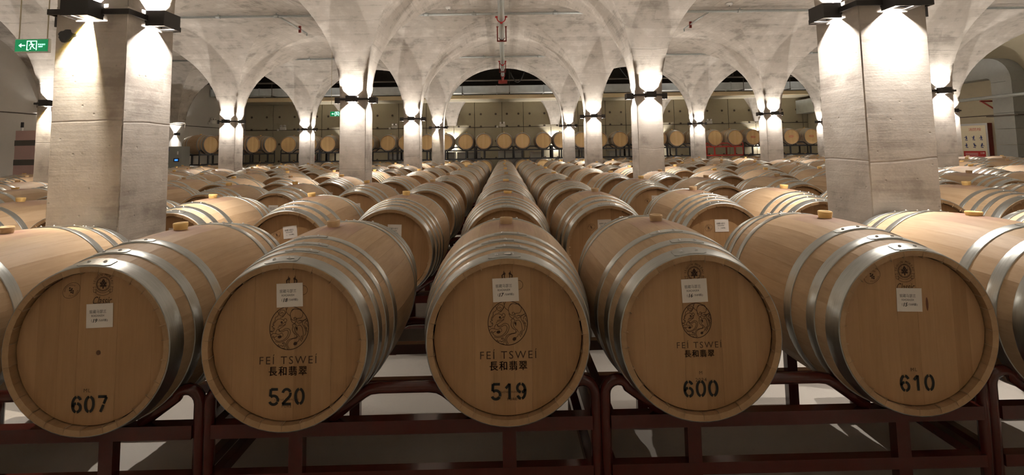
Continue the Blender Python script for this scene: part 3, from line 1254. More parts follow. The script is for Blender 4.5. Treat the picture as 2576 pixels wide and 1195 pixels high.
def heraldic_pair(k, cx, cz):
    for s in (-1, 1):
        f = lambda x, z: (cx + s * x, cz + z)
        k.disc(*f(0.010, 0.006), 0.0045, 0.005, 8)
        k.ribbon([f(0.012, 0.010), f(0.011, 0.016)], 0.002)
        k.ribbon(spline([f(0.013, 0.004), f(0.018, 0.0), f(0.017, -0.008), f(0.021, -0.013)], 3), 0.004)
        k.ribbon([f(0.009, 0.002), f(0.010, -0.006), f(0.007, -0.012)], 0.003)
    k.ribbon(spline([(cx - 0.008, cz - 0.008), (cx, cz - 0.014), (cx + 0.008, cz - 0.008)], 4), 0.002)


def arcp(cx, cz, rx, rz, a0, a1, n=14):
    return [(cx + rx * math.cos(math.radians(a0 + (a1 - a0) * i / n)), cz + rz * math.sin(math.radians(a0 + (a1 - a0) * i / n))) for i in range(n + 1)]


DIG = {
    '0': [arcp(.31, .5, .24, .43, 98, 262), arcp(.31, .5, .24, .43, -82, 82)],
    '6': [arcp(.31, .5, .24, .43, 98, 262), arcp(.31, .31, .24, .25, -82, 82), arcp(.31, .31, .24, .25, 98, 165), arcp(.31, .64, .24, .29, 22, 82)],
    '7': [[(.05, .92), (.56, .92)], [(.55, .9), (.40, .52)], [(.38, .45), (.22, .05)]],
    '5': [[(.13, .93), (.54, .93)], [(.12, .95), (.09, .53)], arcp(.29, .31, .25, .25, 135, -20), arcp(.29, .31, .25, .25, -28, -160)],
    '2': [arcp(.3, .67, .23, .26, 168, 20), arcp(.3, .67, .23, .26, 12, -40) + [(.06, .08)], [(.04, .07), (.57, .07)]],
    '1': [[(.36, .05), (.36, .95)], [(.36, .93), (.13, .68)]],
}
DIG['9'] = [[(.62 - x, 1 - z) for x, z in s] for s in DIG['6']]


def stencil(k, word, cx, cz, h, pitch, w=0.155):
    n = len(word)
    for i, ch in enumerate(word):
        x0 = cx + (i - (n - 1) / 2) * pitch - 0.31 * h
        for s in DIG[ch]:
            k.ribbon([(x0 + x * h, cz + (z - 0.5) * h) for x, z in s], w * h)


FRONT = {   # front row, keyed by file index
    -2: dict(kind='B', num='607', sticker='19', sx=0.021, sz=0.108, crest=(0.028, 0.216), stamp=(-0.082, 0.196, 0.032, 0.024, 0.6), small=[('ML', -0.010, -0.144, 0.012)], nz=-0.190),
    -1: dict(kind='A', num='520', sticker='18', sx=0.004, sz=0.165, logo=(0.004, 0.052, 0.068, 0.074), fei=(0.003, -0.054, 0.200), small=[('CHÊNE FRANÇAIS', 0.0, -0.190, 0.0095), ('PURE', 0.0, -0.212, 0.009)], nz=-0.180, beasts=True),
    0: dict(kind='A', num='519', sticker='17', sx=-0.006, sz=0.168, logo=(0.0, 0.053, 0.070, 0.076), fei=(0.001, -0.053, 0.200), small=[('CHÊNE FRANÇAIS', 0.010, -0.182, 0.0095), ('PURE', 0.012, -0.206, 0.009)], nz=-0.180, beasts=True),
    1: dict(kind='B', num='600', sticker='16', sx=-0.008, sz=0.152, logo=(-0.005, 0.048, 0.053, 0.060), fei=(0.001, -0.034, 0.160), small=[('M', 0.002, -0.132, 0.011), ('2024', 0.002, -0.156, 0.012)], nz=-0.186, crest=(-0.006, 0.212)),
    2: dict(kind='B', num='610', sticker='15', sx=-0.006, sz=0.104, crest=(-0.015, 0.206), stamp=(-0.135, 0.190, 0.032, 0.024, 0.6), small=[('ML', -0.008, -0.138, 0.012)], nz=-0.184),
}


def front_print(bar, d):
    y = -HEAD_Y - 0.0012

    def part(name, fn):
        k = Ink()
        fn(k)
        put(name, k.b.mesh(name, M['brand']), bar, (0, y, 0))
    if 'logo' in d:
        part('round_emblem', lambda k: emblem(k, *d['logo'], 0.0017))
        x, z, w = d['fei']
        part('latin_lettering', lambda k: k.text('FEÍ TSWEÍ', x, z, w=w, h=w * 0.165, bold=-0.004, space=1.25))
        part('chinese_lettering', lambda k: [k.text('長和翡翠', x - 0.001 + ox, z - 0.2 * w + oz, w=w * 0.66, h=w * 0.158, space=1.2) for ox, oz in ((-0.0006, 0), (0.0006, 0), (0, 0.0004))])
    if 'crest' in d:
        part('cooper_crest', lambda k: cooper_crest(k, d['crest'][0], d['crest'][1], 0.037))
        if 'logo' not in d:
            part('script_lettering', lambda k: k.text('Classic', d['crest'][0], d['crest'][1] - 0.056, w=0.066, h=0.026, shear=0.4))
    if 'stamp' in d:
        part('oval_stamp', lambda k: oval_stamp(k, *d['stamp']))
    if d.get('beasts'):
        part('heraldic_mark', lambda k: heraldic_pair(k, d['sx'] + 0.006, d['sz'] + 0.050))
    for t, x_, z_, h in d['small']:
        part('small_lettering', lambda k: k.text(t, x_, z_, h=h, bold=-0.004, space=1.2))
    if d.get('beasts'):
        part('round_stamp', lambda k: (k.ell(d['sx'] + 0.046, d['sz'] + 0.016, 0.016, 0.016, 0.0014, n=24)))
        bd = Ink()
        bd.disc(0, 0, 0.014, 0.008, 16)
        put('hoop_badge', bd.b.mesh('hoop_badge', M['white']), bar, (0.004, -0.4625, RAD(0.4625) + 0.0072), (-PI / 2 + 0.2, 0, 0))
    if d['num'] == '610':
        st = Ink()
        st.disc(0, 0, 0.0045, 0.024, 14)
        put('wine_streak', st.b.mesh('wine_streak', M['streak']), bar, (0.058, y, 0.088))
    s = Ink()
    stencil(s, d['num'], 0.0, d['nz'], 0.058, 0.044)
    put('stencil_number', s.b.mesh('stencil_number', M['stencil']), bar, (0, y - 0.0004, 0))
    lab = put('paper_label', PAPER, bar, (d['sx'], y - 0.0005, d['sz']), (0, -0.03 if d['num'] != '610' else 0.03, 0))
    put('label_print', label_print(d['sticker']), lab, (0, -0.0005, 0))


OVAL = Ink()
oval_stamp(OVAL, 0, 0, 0.026, 0.022, 0.4)
STAMP_ME = OVAL.b.mesh('oval_stamp', M['brand'])
RED_OVAL = Ink()
RED_OVAL.ell(0, 0, 0.085, 0.032, 0.012, n=28)
RED_OVAL.text('SEGUIN', 0, 0, w=0.12, h=0.022, bold=0.02)
RED_ME = RED_OVAL.b.mesh('red_oval_print', M['red'])


def make_barrel(label, x, y, z, detail, kind, group, rz=0.0, roll=0.0, bung=0, paper=True, rr=random, pale=False):
    """detail 2 = single staves, head boards and rivets; 1 = shell, hoops with rivets joined"""
    t = thing('wine_barrel', label, 'barrel', (x, y, z), 0, group, rot=(0, roll, rz))
    if detail >= 2:
        ph = rr.randrange(len(STAVE_W))
        # turn the stave pattern so that one stave is centred under the bung
        base = STAVE_A[ph]
        for i, (w, a) in enumerate(zip(STAVE_W, STAVE_A)):
            d = (a - base + 180) % 360 - 180
            mk = 'stave_top' if abs(d) < 1 else ('stave_mid' if abs(d) < 16 else 'stave')
            put('stave', get_stave(w, mk), t, (0, 0, 0), (0, math.radians(d), 0))
        hd = bpy.data.objects.new('head', None)
        COL.objects.link(hd)
        hd.parent = t
        hd.location = (0, -HEAD_Y, 0)
        for i, hb in enumerate(HBOARDS):
            put('head_board', hb, hd, (0, rr.uniform(-0.0004, 0.0004), 0))
    else:
        put('stave_shell', BODY, t)
        put('head', HPALE if pale else HDISC, t, (0, -HEAD_Y, 0))
    put('rear_head', HDISC, t, (0, HEAD_Y, 0), (0, 0, PI))
    for me, ym in HM[kind, detail < 2]:
        ja = math.radians(rr.uniform(-7, 7))
        h = put('hoop', me, t, (0, 0, 0), (0, ja, 0))
        if detail >= 2:
            for a in (-7, 4):
                a = math.radians(a)
                r = RAD(ym) + 0.0058
                put('rivet', RIVET, h, (r * math.sin(a), ym, r * math.cos(a)), (0, a, 0))
    put('bung', BUNGS[bung], t, (0, 0, R_BILGE - 0.001), (rr.uniform(-.05, .05), rr.uniform(-.05, .05), 0))
    if paper:
        lx, lz = rr.uniform(-0.03, 0.03), rr.uniform(0.12, 0.16)
        lab = put('paper_label', PAPER, t, (lx, -HEAD_Y - 0.0012, lz), (0, rr.uniform(-.05, .05), 0))
        put('label_print', PRINT_PLAIN, lab, (0, -0.0006, 0))
        if rr.random() < 0.5:
            put('oval_stamp', STAMP_ME, t, (lx - 0.09, -HEAD_Y - 0.001, lz - 0.01))
    return t


# ------------------------------------------------------------------ racks
RK_HALF, RK_Y = 0.712, 0.36
PITCH_X, RACK0 = 1.4525, -0.385
BX = 0.387


def rack_parts(low_z, foot):
    """named pieces of a two-barrel rack; origin on the floor under its middle"""
    out = []
    def add(name, fn):
        b = MB()
        fn(b)
        out.append((name, b))
    for sy in (-1, 1):
        y = sy * RK_Y
        add('upper_bar', lambda b: b.box((0, y, 0.36), (2 * RK_HALF - 0.04, 0.045, 0.048)))
        add('lower_bar', lambda b: b.box((0, y, low_z), (2 * RK_HALF - 0.04, 0.04, 0.042)))
        for x in (-BX, BX):
            z0 = foot if low_z > 0.1 else low_z
            add('post', lambda b: b.box((x, y, (z0 + 0.34) / 2), (0.05, 0.038, 0.34 - z0)))
        for s in (-1, 1):
            pts = [(s * 0.50, y, 0.388), (s * 0.625, y, 0.478)]
            c = (s * 0.66, 0.455)
            for i in range(7):
                a = math.radians(130 - 130 * i / 6)
                pts.append((c[0] + s * 0.048 * math.cos(a), y, c[1] + 0.048 * math.sin(a)))
            pts += [(s * 0.708, y, 0.3), (s * 0.708, y, foot + 0.012)]
            add('saddle_tube', lambda b: b.tube(pts, 0.021, 9))
        pts = [(-0.268, y, 0.388), (-0.15, y, 0.475), (-0.125, y, 0.488), (-0.09, y, 0.492), (0.09, y, 0.492), (0.125, y, 0.488), (0.15, y, 0.475), (0.268, y, 0.388)]
        add('centre_saddle', lambda b: b.tube(pts, 0.021, 9))
    for x in (-0.69, 0.69):
        for z in (0.36, low_z):
            add('side_rail', lambda b: b.box((x, 0, z), (0.036, 2 * RK_Y - 0.045, 0.036)))
    return out


RACK_M = [(n, b.mesh(n, M['maroon'])) for n, b in rack_parts(0.19, 0.0)]
_p = rack_parts(0.19, 0.0)


def joined(parts, mat, name):
    b = MB()
    for n, q in parts:
        base = len(b.v)
        b.v += q.v
        b.uv += q.uv
        b.f += [tuple(base + i for i in f) for f in q.f]
        b.tone += q.tone
        b.sm += q.sm
    return b.mesh(name, mat)


RACK_ONE = joined(_p, M['maroon'], 'barrel_rack')
_q = rack_parts(0.032, 0.02)
RACK_BLACK = [(n, b.mesh(n, M['blackrack'])) for n, b in _q]
RACK_RED = [(n, b.mesh(n, M['redrack'])) for n, b in _q]
RACK_BLACK_ONE = joined(_q, M['blackrack'], 'barrel_rack')


def make_rack(label, x, y, z, parts, group, rz=0.0):
    t = thing('barrel_rack', label, 'rack', (x, y, z), rz, group)
    for n, me in parts:
        put(n, me, t)
    return t


def file_word(i):
    if i == 0:
        return 'in the centre file'
    return '%s file %s of centre' % (ORD[abs(i) - 1], 'left' if i < 0 else 'right')


rng = random.Random(11)
n_bar = 0
for r, ry in enumerate(ROWS):
    for k in range(-7, 9):
        rx = RACK0 + PITCH_X * k
        if rx < -10.35 or rx > 12.6:
            continue
        any_in = False
        for s in (-1, 1):
            i = 2 * k + (0 if s > 0 else -1)
            x = rx + s * BX
            if abs(x) - 0.45 > 1.06 * (ry + 0.75):
                continue
            any_in = True
            kind = 'A' if rng.random() < 0.45 else 'B'
            if i == 0:
                kind = 'A'
            yj = ry + rng.uniform(-0.012, 0.012)
            rz = rng.uniform(-0.010, 0.010)
            roll = rng.uniform(-0.06, 0.06)
            bu = rng.choice((0, 0, 1, 0, 1, 2))
            grp = 'oak barrels lying in rows on the cellar floor racks'
            if r == 0 and i in FRONT:
                d = FRONT[i]
                lab = {'607': 'front-row oak barrel stencilled 607 with a knot in its head',
                       '520': 'front-row oak barrel stencilled 520 with round emblem and four hoops',
                       '519': 'front-row oak barrel stencilled 519, straight ahead in the centre',
                       '600': 'front-row oak barrel stencilled 600 with round emblem under a crest',
                       '610': 'front-row oak barrel stencilled 610 with script lettering under a crest'}[d['num']]
                t = make_barrel(lab, x, ry, AXIS_Z, 2, d['kind'], grp, 0.0, rng.uniform(-.03, .03), {'607': 0, '520': 1, '519': 1, '600': 1, '610': 0}[d['num']], False, rng)
                t.rotation_euler[1] = 0.0
                front_print(t, d)
                if d['num'] == '607':
                    kn = Ink()
                    kn.disc(0, 0, 0.008, 0.0085, 12)
                    put('knot', kn.b.mesh('knot', M['knot']), t, (0.022, -HEAD_Y - 0.001, -0.018))
            else:
                lab = 'oak wine barrel in the %s row, %s' % (ORD[r], file_word(i))
                make_barrel(lab, x, yj, AXIS_Z, 2 if r < 3 else 1, kind, grp, rz, roll, bu, r < 5 and r > 0, rng)
            n_bar += 1
        if any_in:
            lab = 'maroon steel rack under the %s row of barrels, %s' % (ORD[r], 'at the centre' if k == 0 else '%s rack %s of centre' % (ORD[abs(k) - 1], 'left' if k < 0 else 'right'))
            if r == 0:
                lab = {-1: 'maroon tube rack left of the centre one in the front row', 0: 'maroon tube rack at the centre of the front row',
                       1: 'maroon tube rack right of the centre one in the front row'}.get(k, lab)
            if r < 3:
                make_rack(lab, rx, ry, 0, RACK_M, 'maroon racks on the cellar floor')
            else:
                tag(put('barrel_rack', RACK_ONE, None, (rx, ry, 0)), lab, 'rack', 'maroon racks on the cellar floor')

# two-high row of racks along the back wall
YB = 18.76 + HALF_L
UP = 0.985
for k in range(-5, 9):
    rx = RACK0 + PITCH_X * k
    word = 'at the centre' if k == 0 else '%s rack %s of centre' % (ORD[abs(k) - 1], 'left' if k < 0 else 'right')
    for lev in (0, 1):
        for s in (-1, 1):
            i = 2 * k + (0 if s > 0 else -1)
            t = make_barrel('pale oak barrel on the %s tier by the back wall, %s' % ('upper' if lev else 'lower', file_word(i)), rx + s * BX, YB, AXIS_Z + UP * lev, 1,
                            'A' if rng.random() < 0.6 else 'B', 'pale barrels stacked two high by the back wall', rng.uniform(-.01, .01), rng.uniform(-.05, .05), 0, False, rng, True)
            if lev and k >= 7:
                put('red_oval_print', RED_ME, t, (0, -HEAD_Y - 0.001, 0.01))
        if lev:
            red = (k == 6)
            make_rack('%s steel upper rack by the back wall, %s' % ('bright red' if red else 'black', word), rx, YB, UP, RACK_RED if red else RACK_BLACK, 'upper racks by the back wall')
        else:
            tag(put('barrel_rack', RACK_BLACK_ONE, None, (rx, YB, 0)), 'black steel lower rack by the back wall, %s' % word, 'rack', 'lower racks by the back wall')

# two stacks of racks turned sideways by the grey wall
SA = 1.22
for q, (SX, SY) in enumerate(((-9.95, 17.15), (-9.22, 18.44))):
    wq = ('nearer', 'farther')[q]
    for lev in (0, 1):
        for s in (-1, 1):
            dx, dy = s * BX * math.cos(SA), s * BX * math.sin(SA)
            make_barrel('pale oak barrel on the %s turned rack, %s tier, %s' % (wq, 'upper' if lev else 'lower', 'its near place' if s < 0 else 'its far place'), SX + dx, SY + dy,
                        AXIS_Z + UP * lev, 1, 'B', 'pale barrels on the turned racks', SA, 0, 0, False, rng, True)
        make_rack('black steel rack turned sideways by the grey wall, %s stack, %s tier' % (wq, 'upper' if lev else 'lower'), SX, SY, UP * lev, RACK_BLACK, 'turned racks by the grey wall', SA)

# ------------------------------------------------------------------ pipes and ducts under the ceiling
PIPE_Z = 4.205
CROWN = ZS + RISE


def run_pipe(name, label, x0, x1, y, z, r, couplings):
    t = thing(name, label, 'pipe', (0, y, z))
    tubeobj('pipe', [(x0, 0, 0), (x1, 0, 0)], r, M['galv'], t, 12)
    for x in couplings:
        tubeobj('coupling', [(x - 0.05, 0, 0), (x - 0.03, 0, 0), (x + 0.03, 0, 0), (x + 0.05, 0, 0)], r * 1.35, M['galv'], t, 12)
        boxobj('hanger_strap', (x, 0, (CROWN - z) / 2 + 0.004), (0.02, 0.012, max(CROWN - z - 0.006, 0.02)), M['galv'], t)
    return t


YM = [D1 + W + (k + 0.5) * SPAN - W / 2 for k in range(4)]
for i, y in enumerate((D1 + HW + 1.5 * SPAN, D1 + HW + 2.5 * SPAN)):
    run_pipe('branch_pipe', ['galvanised branch pipe crossing under the nearer vault crown', 'galvanised branch pipe crossing under the farther vault crown'][i],
             WALL_L + 0.1, WALL_R - 0.1, y, PIPE_Z - 0.01, 0.027, [-9, -5.9, -4.7, -1.6, -0.6, 1.1, 3.2, 5.0, 6.8, 9.5])
    for j, (x, ln, lab) in enumerate(((-4.65, 2.1, 'left'), (4.35, -2.1, 'right'))):
        t = thing('sprinkler_spur', 'thin sprinkler spur off the %s branch pipe, %s of the centre aisle' % (('nearer', 'farther')[i], lab), 'pipe', (x, y, PIPE_Z - 0.02))
        e = 1.5 if i == 0 else 1.2
        tubeobj('pipe', [(0, 0, 0), (0.0, e, 0)], 0.016, M['galv'], t)
        tubeobj('sprinkler_head', [(0, e - 0.01, 0.0), (0, e - 0.01, -0.06), (0, e - 0.01, -0.07)], 0.014, M['galv'], t, 8)
        boxobj('hanger', (0.0, e * 0.72, 0.02), (0.05, 0.03, 0.20), M['hanger'], t)

mp_ = thing('sprinkler_main', 'thick galvanised sprinkler main running down the middle under the vault', 'pipe', (-0.03, 0, 3.99))
MAIN_R = 0.06
tubeobj('pipe', [(0, WALL_F + 0.1, 0), (0, 17.55, 0)], MAIN_R, M['galv'], mp_, 20)
for y in (4.85, 9.85, 14.9):
    b = MB()
    pts = [(0.085 * math.cos(math.radians(a)), y, 0.085 * math.sin(math.radians(a)) - 0.002) for a in range(-190, 11, 20)]
    b.tube(pts, 0.011, 8)
    b.box((0.095, y, 0.02), (0.05, 0.04, 0.03))
    b.box((-0.095, y, 0.02), (0.05, 0.04, 0.03))
    b.box((0, y, -0.10), (0.05, 0.04, 0.03))
    b.build('clamp', M['red'], mp_)
for y in (6.5, 11.6, 16.3):
    b = MB()
    for s in (-1, 1):
        b.box((s * 0.10, y, 0.09), (0.028, 0.03, 0.34))
        b.box((s * 0.10, y, 0.255), (0.05, 0.045, 0.012))
    b.box((0, y, -0.085), (0.228, 0.03, 0.028))
    pts = [(0.066 * math.cos(math.radians(a)), y, 0.066 * math.sin(math.radians(a))) for a in range(-180, 1, 20)]
    b.tube(pts, 0.007, 8)
    b.build('bracket', M['hanger'], mp_)
b = MB()
b.tube([(0, 17.5, 0), (0, 17.62, 0)], 0.085, 16)
b.tube([(0, 17.62, 0), (0, 17.95, -0.10), (0, 18.0, -0.2)], 0.045, 10)
b.box((0, 18.0, -0.18), (0.32, 0.12, 0.12))
b.build('end_valve', M['hanger'], mp_)

hz = 3.735
dt = thing('ventilation_duct', 'long galvanised rectangular air duct crossing in front of the back wall', 'duct', (0, 19.75, hz))
x = WALL_L + 0.05
i = 0
while x < WALL_R - 0.1:
    ln = min(1.85, WALL_R - 0.05 - x)
    boxobj('duct_section', (x + ln / 2, 0, 0), (ln - 0.012, 0.5, 0.27), M['duct'], dt)
    boxobj('flange', (x, 0, 0), (0.03, 0.54, 0.31), M['galv'], dt)
    boxobj('hanger_rod', (x + 0.5, -0.26, 0.45), (0.016, 0.016, 1.35), M['conduit'], dt)
    boxobj('hanger_channel', (x + 0.5, 0, -0.155), (0.04, 0.56, 0.03), M['conduit'], dt)
    x += ln
tr = thing('cable_tray', 'long beige cable tray below the air duct', 'cable tray', (0, 20.48, 3.53))
x = WALL_L + 0.05
while x < WALL_R - 0.1:
    ln = min(2.4, WALL_R - 0.05 - x)
    boxobj('tray_section', (x + ln / 2, 0, 0), (ln - 0.006, 0.2, 0.15), M['tray'], tr)
    boxobj('hanger_rod', (x + 0.9, -0.11, 0.5), (0.012, 0.012, 0.9), M['conduit'], tr)
    x += ln
dp = thing('dark_sprinkler_pipe', 'dark steel pipe hanging in the high bay above the air duct', 'pipe', (0, 18.9, 4.0))
tubeobj('pipe', [(WALL_L + 0.1, 0, 0), (WALL_R - 0.1, 0, 0)], 0.035, M['conduit'], dp)
for x in (-8.5, -5.6, -3.0, -1.5, 1.6, 3.4, 6.0, 8.8):
    boxobj('hanger_rod', (x, 0, 0.475), (0.014, 0.014, 0.94), M['conduit'], dp)
cb = thing('hanging_cable', 'black cable looping in the high bay beside the main pipe end', 'cable', (0, 0, 0))
tubeobj('cable', [(0.25 + 0.55 * t_, 18.3, 4.2 - 0.42 * math.sin(PI * t_) + 0.1 * t_) for t_ in [q / 12 for q in range(13)]], 0.02, M['cable'], cb)
cb2 = thing('hanging_cable', 'black cable looping in the high bay right of the inner pillar', 'cable', (0, 0, 0))
tubeobj('cable', [(4.2 + 1.9 * t_, 18.4, 4.55 - 0.75 * math.sin(PI * min(t_ * 1.15, 1)) - 0.3 * t_) for t_ in [q / 14 for q in range(15)]], 0.022, M['cable'], cb2)

# vertical insulated duct with an elbow on the hydrant wall, one more in the far corner
def wall_duct(name, label, y, z_top, w, d, mat, x_in):
    t = thing(name, label, 'duct', (WALL_R, y, 0))
    z = 0.02
    while z < z_top - 0.05:
        h = min(0.42, z_top - z)
        boxobj('duct_section', (-0.02 - d / 2, 0, z + h / 2), (d, w, h - 0.008), mat, t)
        z += h
    for q in (0.95, 2.05):
        boxobj('support_angle', (-0.04 - d / 2, 0, q), (d + 0.08, w + 0.3, 0.03), M['conduit'], t)
    b = MB()
    rows = []
    for i in range(9):
        a = math.radians(90 * i / 8)
        c = Vector((-0.02 - d / 2, w * 0.1, z_top))
        ro = 0.75 * w
        off = Vector((0, ro * 1.0 - ro * math.cos(a), ro * math.sin(a)))
        nrm = Vector((0, -math.cos(a), math.sin(a)))
        cen = Vector((-0.02 - d / 2, 0, z_top)) + off
        rows.append([cen + nrm * (w / 2) + Vector((-d / 2, 0, 0)), cen + nrm * (w / 2) + Vector((d / 2, 0, 0)), cen - nrm * (w / 2) + Vector((d / 2, 0, 0)), cen - nrm * (w / 2) + Vector((-d / 2, 0, 0))])
    b.grid(rows, None, True, False, True)
    b.build('elbow', mat, t)
    cy_ = rows[-1][0]
    L_ = 2.2
    boxobj('horizontal_section', (-0.02 - d / 2, 0.75 * w + L_ / 2, z_top + 0.75 * w), (d, L_, w), mat, t)
    return t


wall_duct('wall_duct', 'big foil-wrapped duct rising up the hydrant side wall', 13.0, 2.95, 0.55, 0.42, M['foil'], 0)
wall_duct('wall_duct', 'silver duct rising in the far corner on the hydrant side', 20.2, 2.6, 0.6, 0.5, M['duct'], 0)

hp = thing('hydrant_pipe', 'grey water pipe with red bracket running along the hydrant side wall', 'pipe', (0, 0, 0))
tubeobj('pipe', [(WALL_R - 0.6, 7.5, 2.55), (WALL_R - 0.6, 14.6, 2.55)], 0.045, M['galv'], hp, 12)
tubeobj('coupling', [(WALL_R - 0.6, 10.7, 2.55), (WALL_R - 0.6, 10.85, 2.55)], 0.07, M['hanger'], hp, 12)
b = MB()
b.box((WALL_R - 0.33, 13.4, 2.47), (0.64, 0.04, 0.04))
b.box((WALL_R - 0.06, 13.4, 2.30), (0.05, 0.05, 0.42))
b.tube([(WALL_R - 0.62, 13.4, 2.47), (WALL_R - 0.07, 13.4, 2.12)], 0.02, 6)
b.build('bracket', M['hanger'], hp)

# ------------------------------------------------------------------ things on the walls
def conduit_run(label, pts, r=0.012):
    t = thing('wall_conduit', label, 'conduit', (0, 0, 0))
    tubeobj('conduit', pts, r, M['conduit'], t, 8)


conduit_run('dark conduit along the back wall above the stacked barrels', [(WALL_L + 0.05, WALL_B - 0.04, 2.37), (WALL_R - 0.05, WALL_B - 0.04, 2.37)])
conduit_run('dark conduit along the grey side wall above the lamps', [(WALL_L + 0.02, 8.0, 2.40), (WALL_L + 0.02, WALL_B - 0.06, 2.40)])
conduit_run('dark conduit along the hydrant side wall', [(WALL_R - 0.02, 7.0, 2.1), (WALL_R - 0.02, 20.5, 2.1)])


def emergency(label, x, y, z, rz=0.0):
    t = thing('emergency_light', label, 'emergency light', (x, y, z), rz, 'twin-head emergency lights')
    boxobj('case', (0, -0.04, 0), (0.26, 0.07, 0.13), M['white'], t)
    boxobj('junction_box', (-0.22, -0.02, -0.06), (0.085, 0.04, 0.085), M['white'], t)
    for s in (-1, 1):
        b = MB()
        b.tube([(s * 0.075, -0.01, 0.115), (s * 0.075, -0.075, 0.115), (s * 0.075, -0.09, 0.112)], 0.046, 14)
        b.tube([(s * 0.075, -0.04, 0.06), (s * 0.075, -0.04, 0.09)], 0.012, 6)
        hd = b.build('lamp_head', M['white'], t)
        b = MB()
        b.tube([(s * 0.075, -0.0905, 0.112), (s * 0.075, -0.093, 0.112)], 0.037, 14)
        b.build('lens', M['lens'], hd)


for nm, x in (('second from the grey wall', -9.75), ('third from the grey wall', -4.85), ('in the middle of the back wall', -0.09), ('fifth from the grey wall', 3.9), ('nearest the far corner duct', 9.15)):
    emergency('white twin-head emergency light on the back wall, ' + nm, x, WALL_B - 0.02, 2.44)
emergency('white twin-head emergency light on the grey side wall', WALL_L + 0.01, 19.7, 2.62, PI / 2)


def exit_sign(label, x, y, z, z_top, both):
    t = thing('exit_sign', label, 'exit sign', (x, y, z), 0, 'hanging green exit signs')
    boxobj('case', (0, 0, 0), (0.36, 0.03, 0.15), M['sign_body'], t)
    p = boxobj('panel', (0, -0.0165, 0.002), (0.344, 0.004, 0.128), M['sign_green'], t)
    for s in (-1, 1):
        tubeobj('hanging_rod', [(s * 0.15, 0, 0.07), (s * 0.15, 0, z_top - z)], 0.006, M['rope'], t, 6)
    k = Ink()
    k.ribbon([(-0.125, 0.0), (-0.065, 0.0)], 0.010)
    k.ribbon([(-0.105, 0.018), (-0.13, 0.0), (-0.105, -0.018)], 0.010)
    # doorway
    k.ribbon([(-0.045, -0.052), (-0.045, 0.047), (0.055, 0.047), (0.055, -0.052)], 0.010)
    k.ribbon([(-0.05, -0.05), (-0.025, -0.05)], 0.008)
    # running figure
    k.disc(-0.004, 0.030, 0.009, 0.009, 12)
    k.ribbon([(0.002, 0.018), (0.016, -0.008)], 0.015)
    k.ribbon([(0.004, 0.014), (-0.016, 0.008), (-0.022, -0.006)], 0.006)
    k.ribbon([(0.006, 0.016), (0.026, 0.006), (0.034, 0.014)], 0.006)
    k.ribbon([(0.014, -0.008), (-0.006, -0.020), (-0.006, -0.042), (-0.016, -0.042)], 0.008)
    k.ribbon([(0.016, -0.008), (0.024, -0.026), (0.042, -0.036)], 0.008)
    if both:
        k.ribbon([(0.075, 0.0), (0.13, 0.0)], 0.010)
        k.ribbon([(0.112, 0.018), (0.135, 0.0), (0.112, -0.018)], 0.010)
    else:
        k.text('安全出口', 0.108, 0.010, w=0.075, h=0.017, bold=0.0)
        k.text('EXIT', 0.100, -0.014, w=0.045, h=0.013, bold=0.02)
    put('pictogram', k.b.mesh('pictogram', M['sign_glow']), p, (0, -0.0026, 0))
    return t


exit_sign('hanging green exit sign with one arrow, nearest the viewpoint', -5.07, 5.4, 2.556, 3.9, False)
exit_sign('small hanging green exit sign with two arrows beside the second-row pillar', -4.50, 13.5, 2.39, 4.1, True)

# smoke detectors on the vault
def detector(label, x, y, z):
    t = thing('smoke_detector', label, 'smoke detector', (x, y, z), 0, 'ceiling smoke detectors')
    b = MB()
    rows = [[(r * math.cos(2 * PI * k / 18), r * math.sin(2 * PI * k / 18), h) for k in range(18)] for r, h in ((0.065, 0.0), (0.065, -0.018), (0.05, -0.04), (0.03, -0.048))]
    b.grid(rows, None, True, True, True)
    b.face([54 + k for k in range(18)])
    b.build('detector_body', M['white'], t)
    b = MB()
    b.tube([(0, 0, -0.048), (0, 0, -0.056)], 0.014, 10)
    b.build('sensor', M['slot'], t)


detector('round white smoke detector on the vault left of the main pipe', -1.08, D1 + HW + 1.42 * SPAN, CROWN - 0.028)
detector('round white smoke detector on the vault toward the hydrant side', 4.6, D1 + HW + 1.42 * SPAN, CROWN - 0.012)

# hydrant cabinet
hc = thing('hydrant_cabinet', 'red fire hydrant cabinet with a cream instruction poster on its door', 'cabinet', (WALL_R - 0.30, 14.05, 0.62), -1.25)
boxobj('case', (0, 0.12, 0.62), (0.68, 0.24, 1.30), M['redcab'], hc)
boxobj('door_frame', (0, -0.008, 0.62), (0.68, 0.02, 1.30), M['cabinet'], hc)
boxobj('door_panel', (0, -0.020, 0.64), (0.60, 0.006, 1.14), M['cream'], hc)
k = Ink()
k.text('消防栓', 0.05, 1.10, w=0.30, h=0.09, bold=0.0)
put('red_title', k.b.mesh('red_title', M['red']), hc, (0, -0.0245, 0))
k = Ink()
k.poly([(-0.26, 0.27), (0.26, 0.27), (0.26, 0.49), (-0.26, 0.49)][::-1])
put('red_panel', k.b.mesh('red_panel', M['red']), hc, (0, -0.0245, 0))
k = Ink()
k.text('119', 0.19, 0.43, h=0.05, bold=0.03)
for zz in (0.43, 0.40, 0.37, 0.33, 0.30):
    k.ribbon([(-0.22, zz), (0.08 if zz > 0.35 else 0.2, zz)], 0.008)
put('white_print', k.b.mesh('white_print', M['white']), hc, (0, -0.0255, 0))
k = Ink()
rr = random.Random(5)
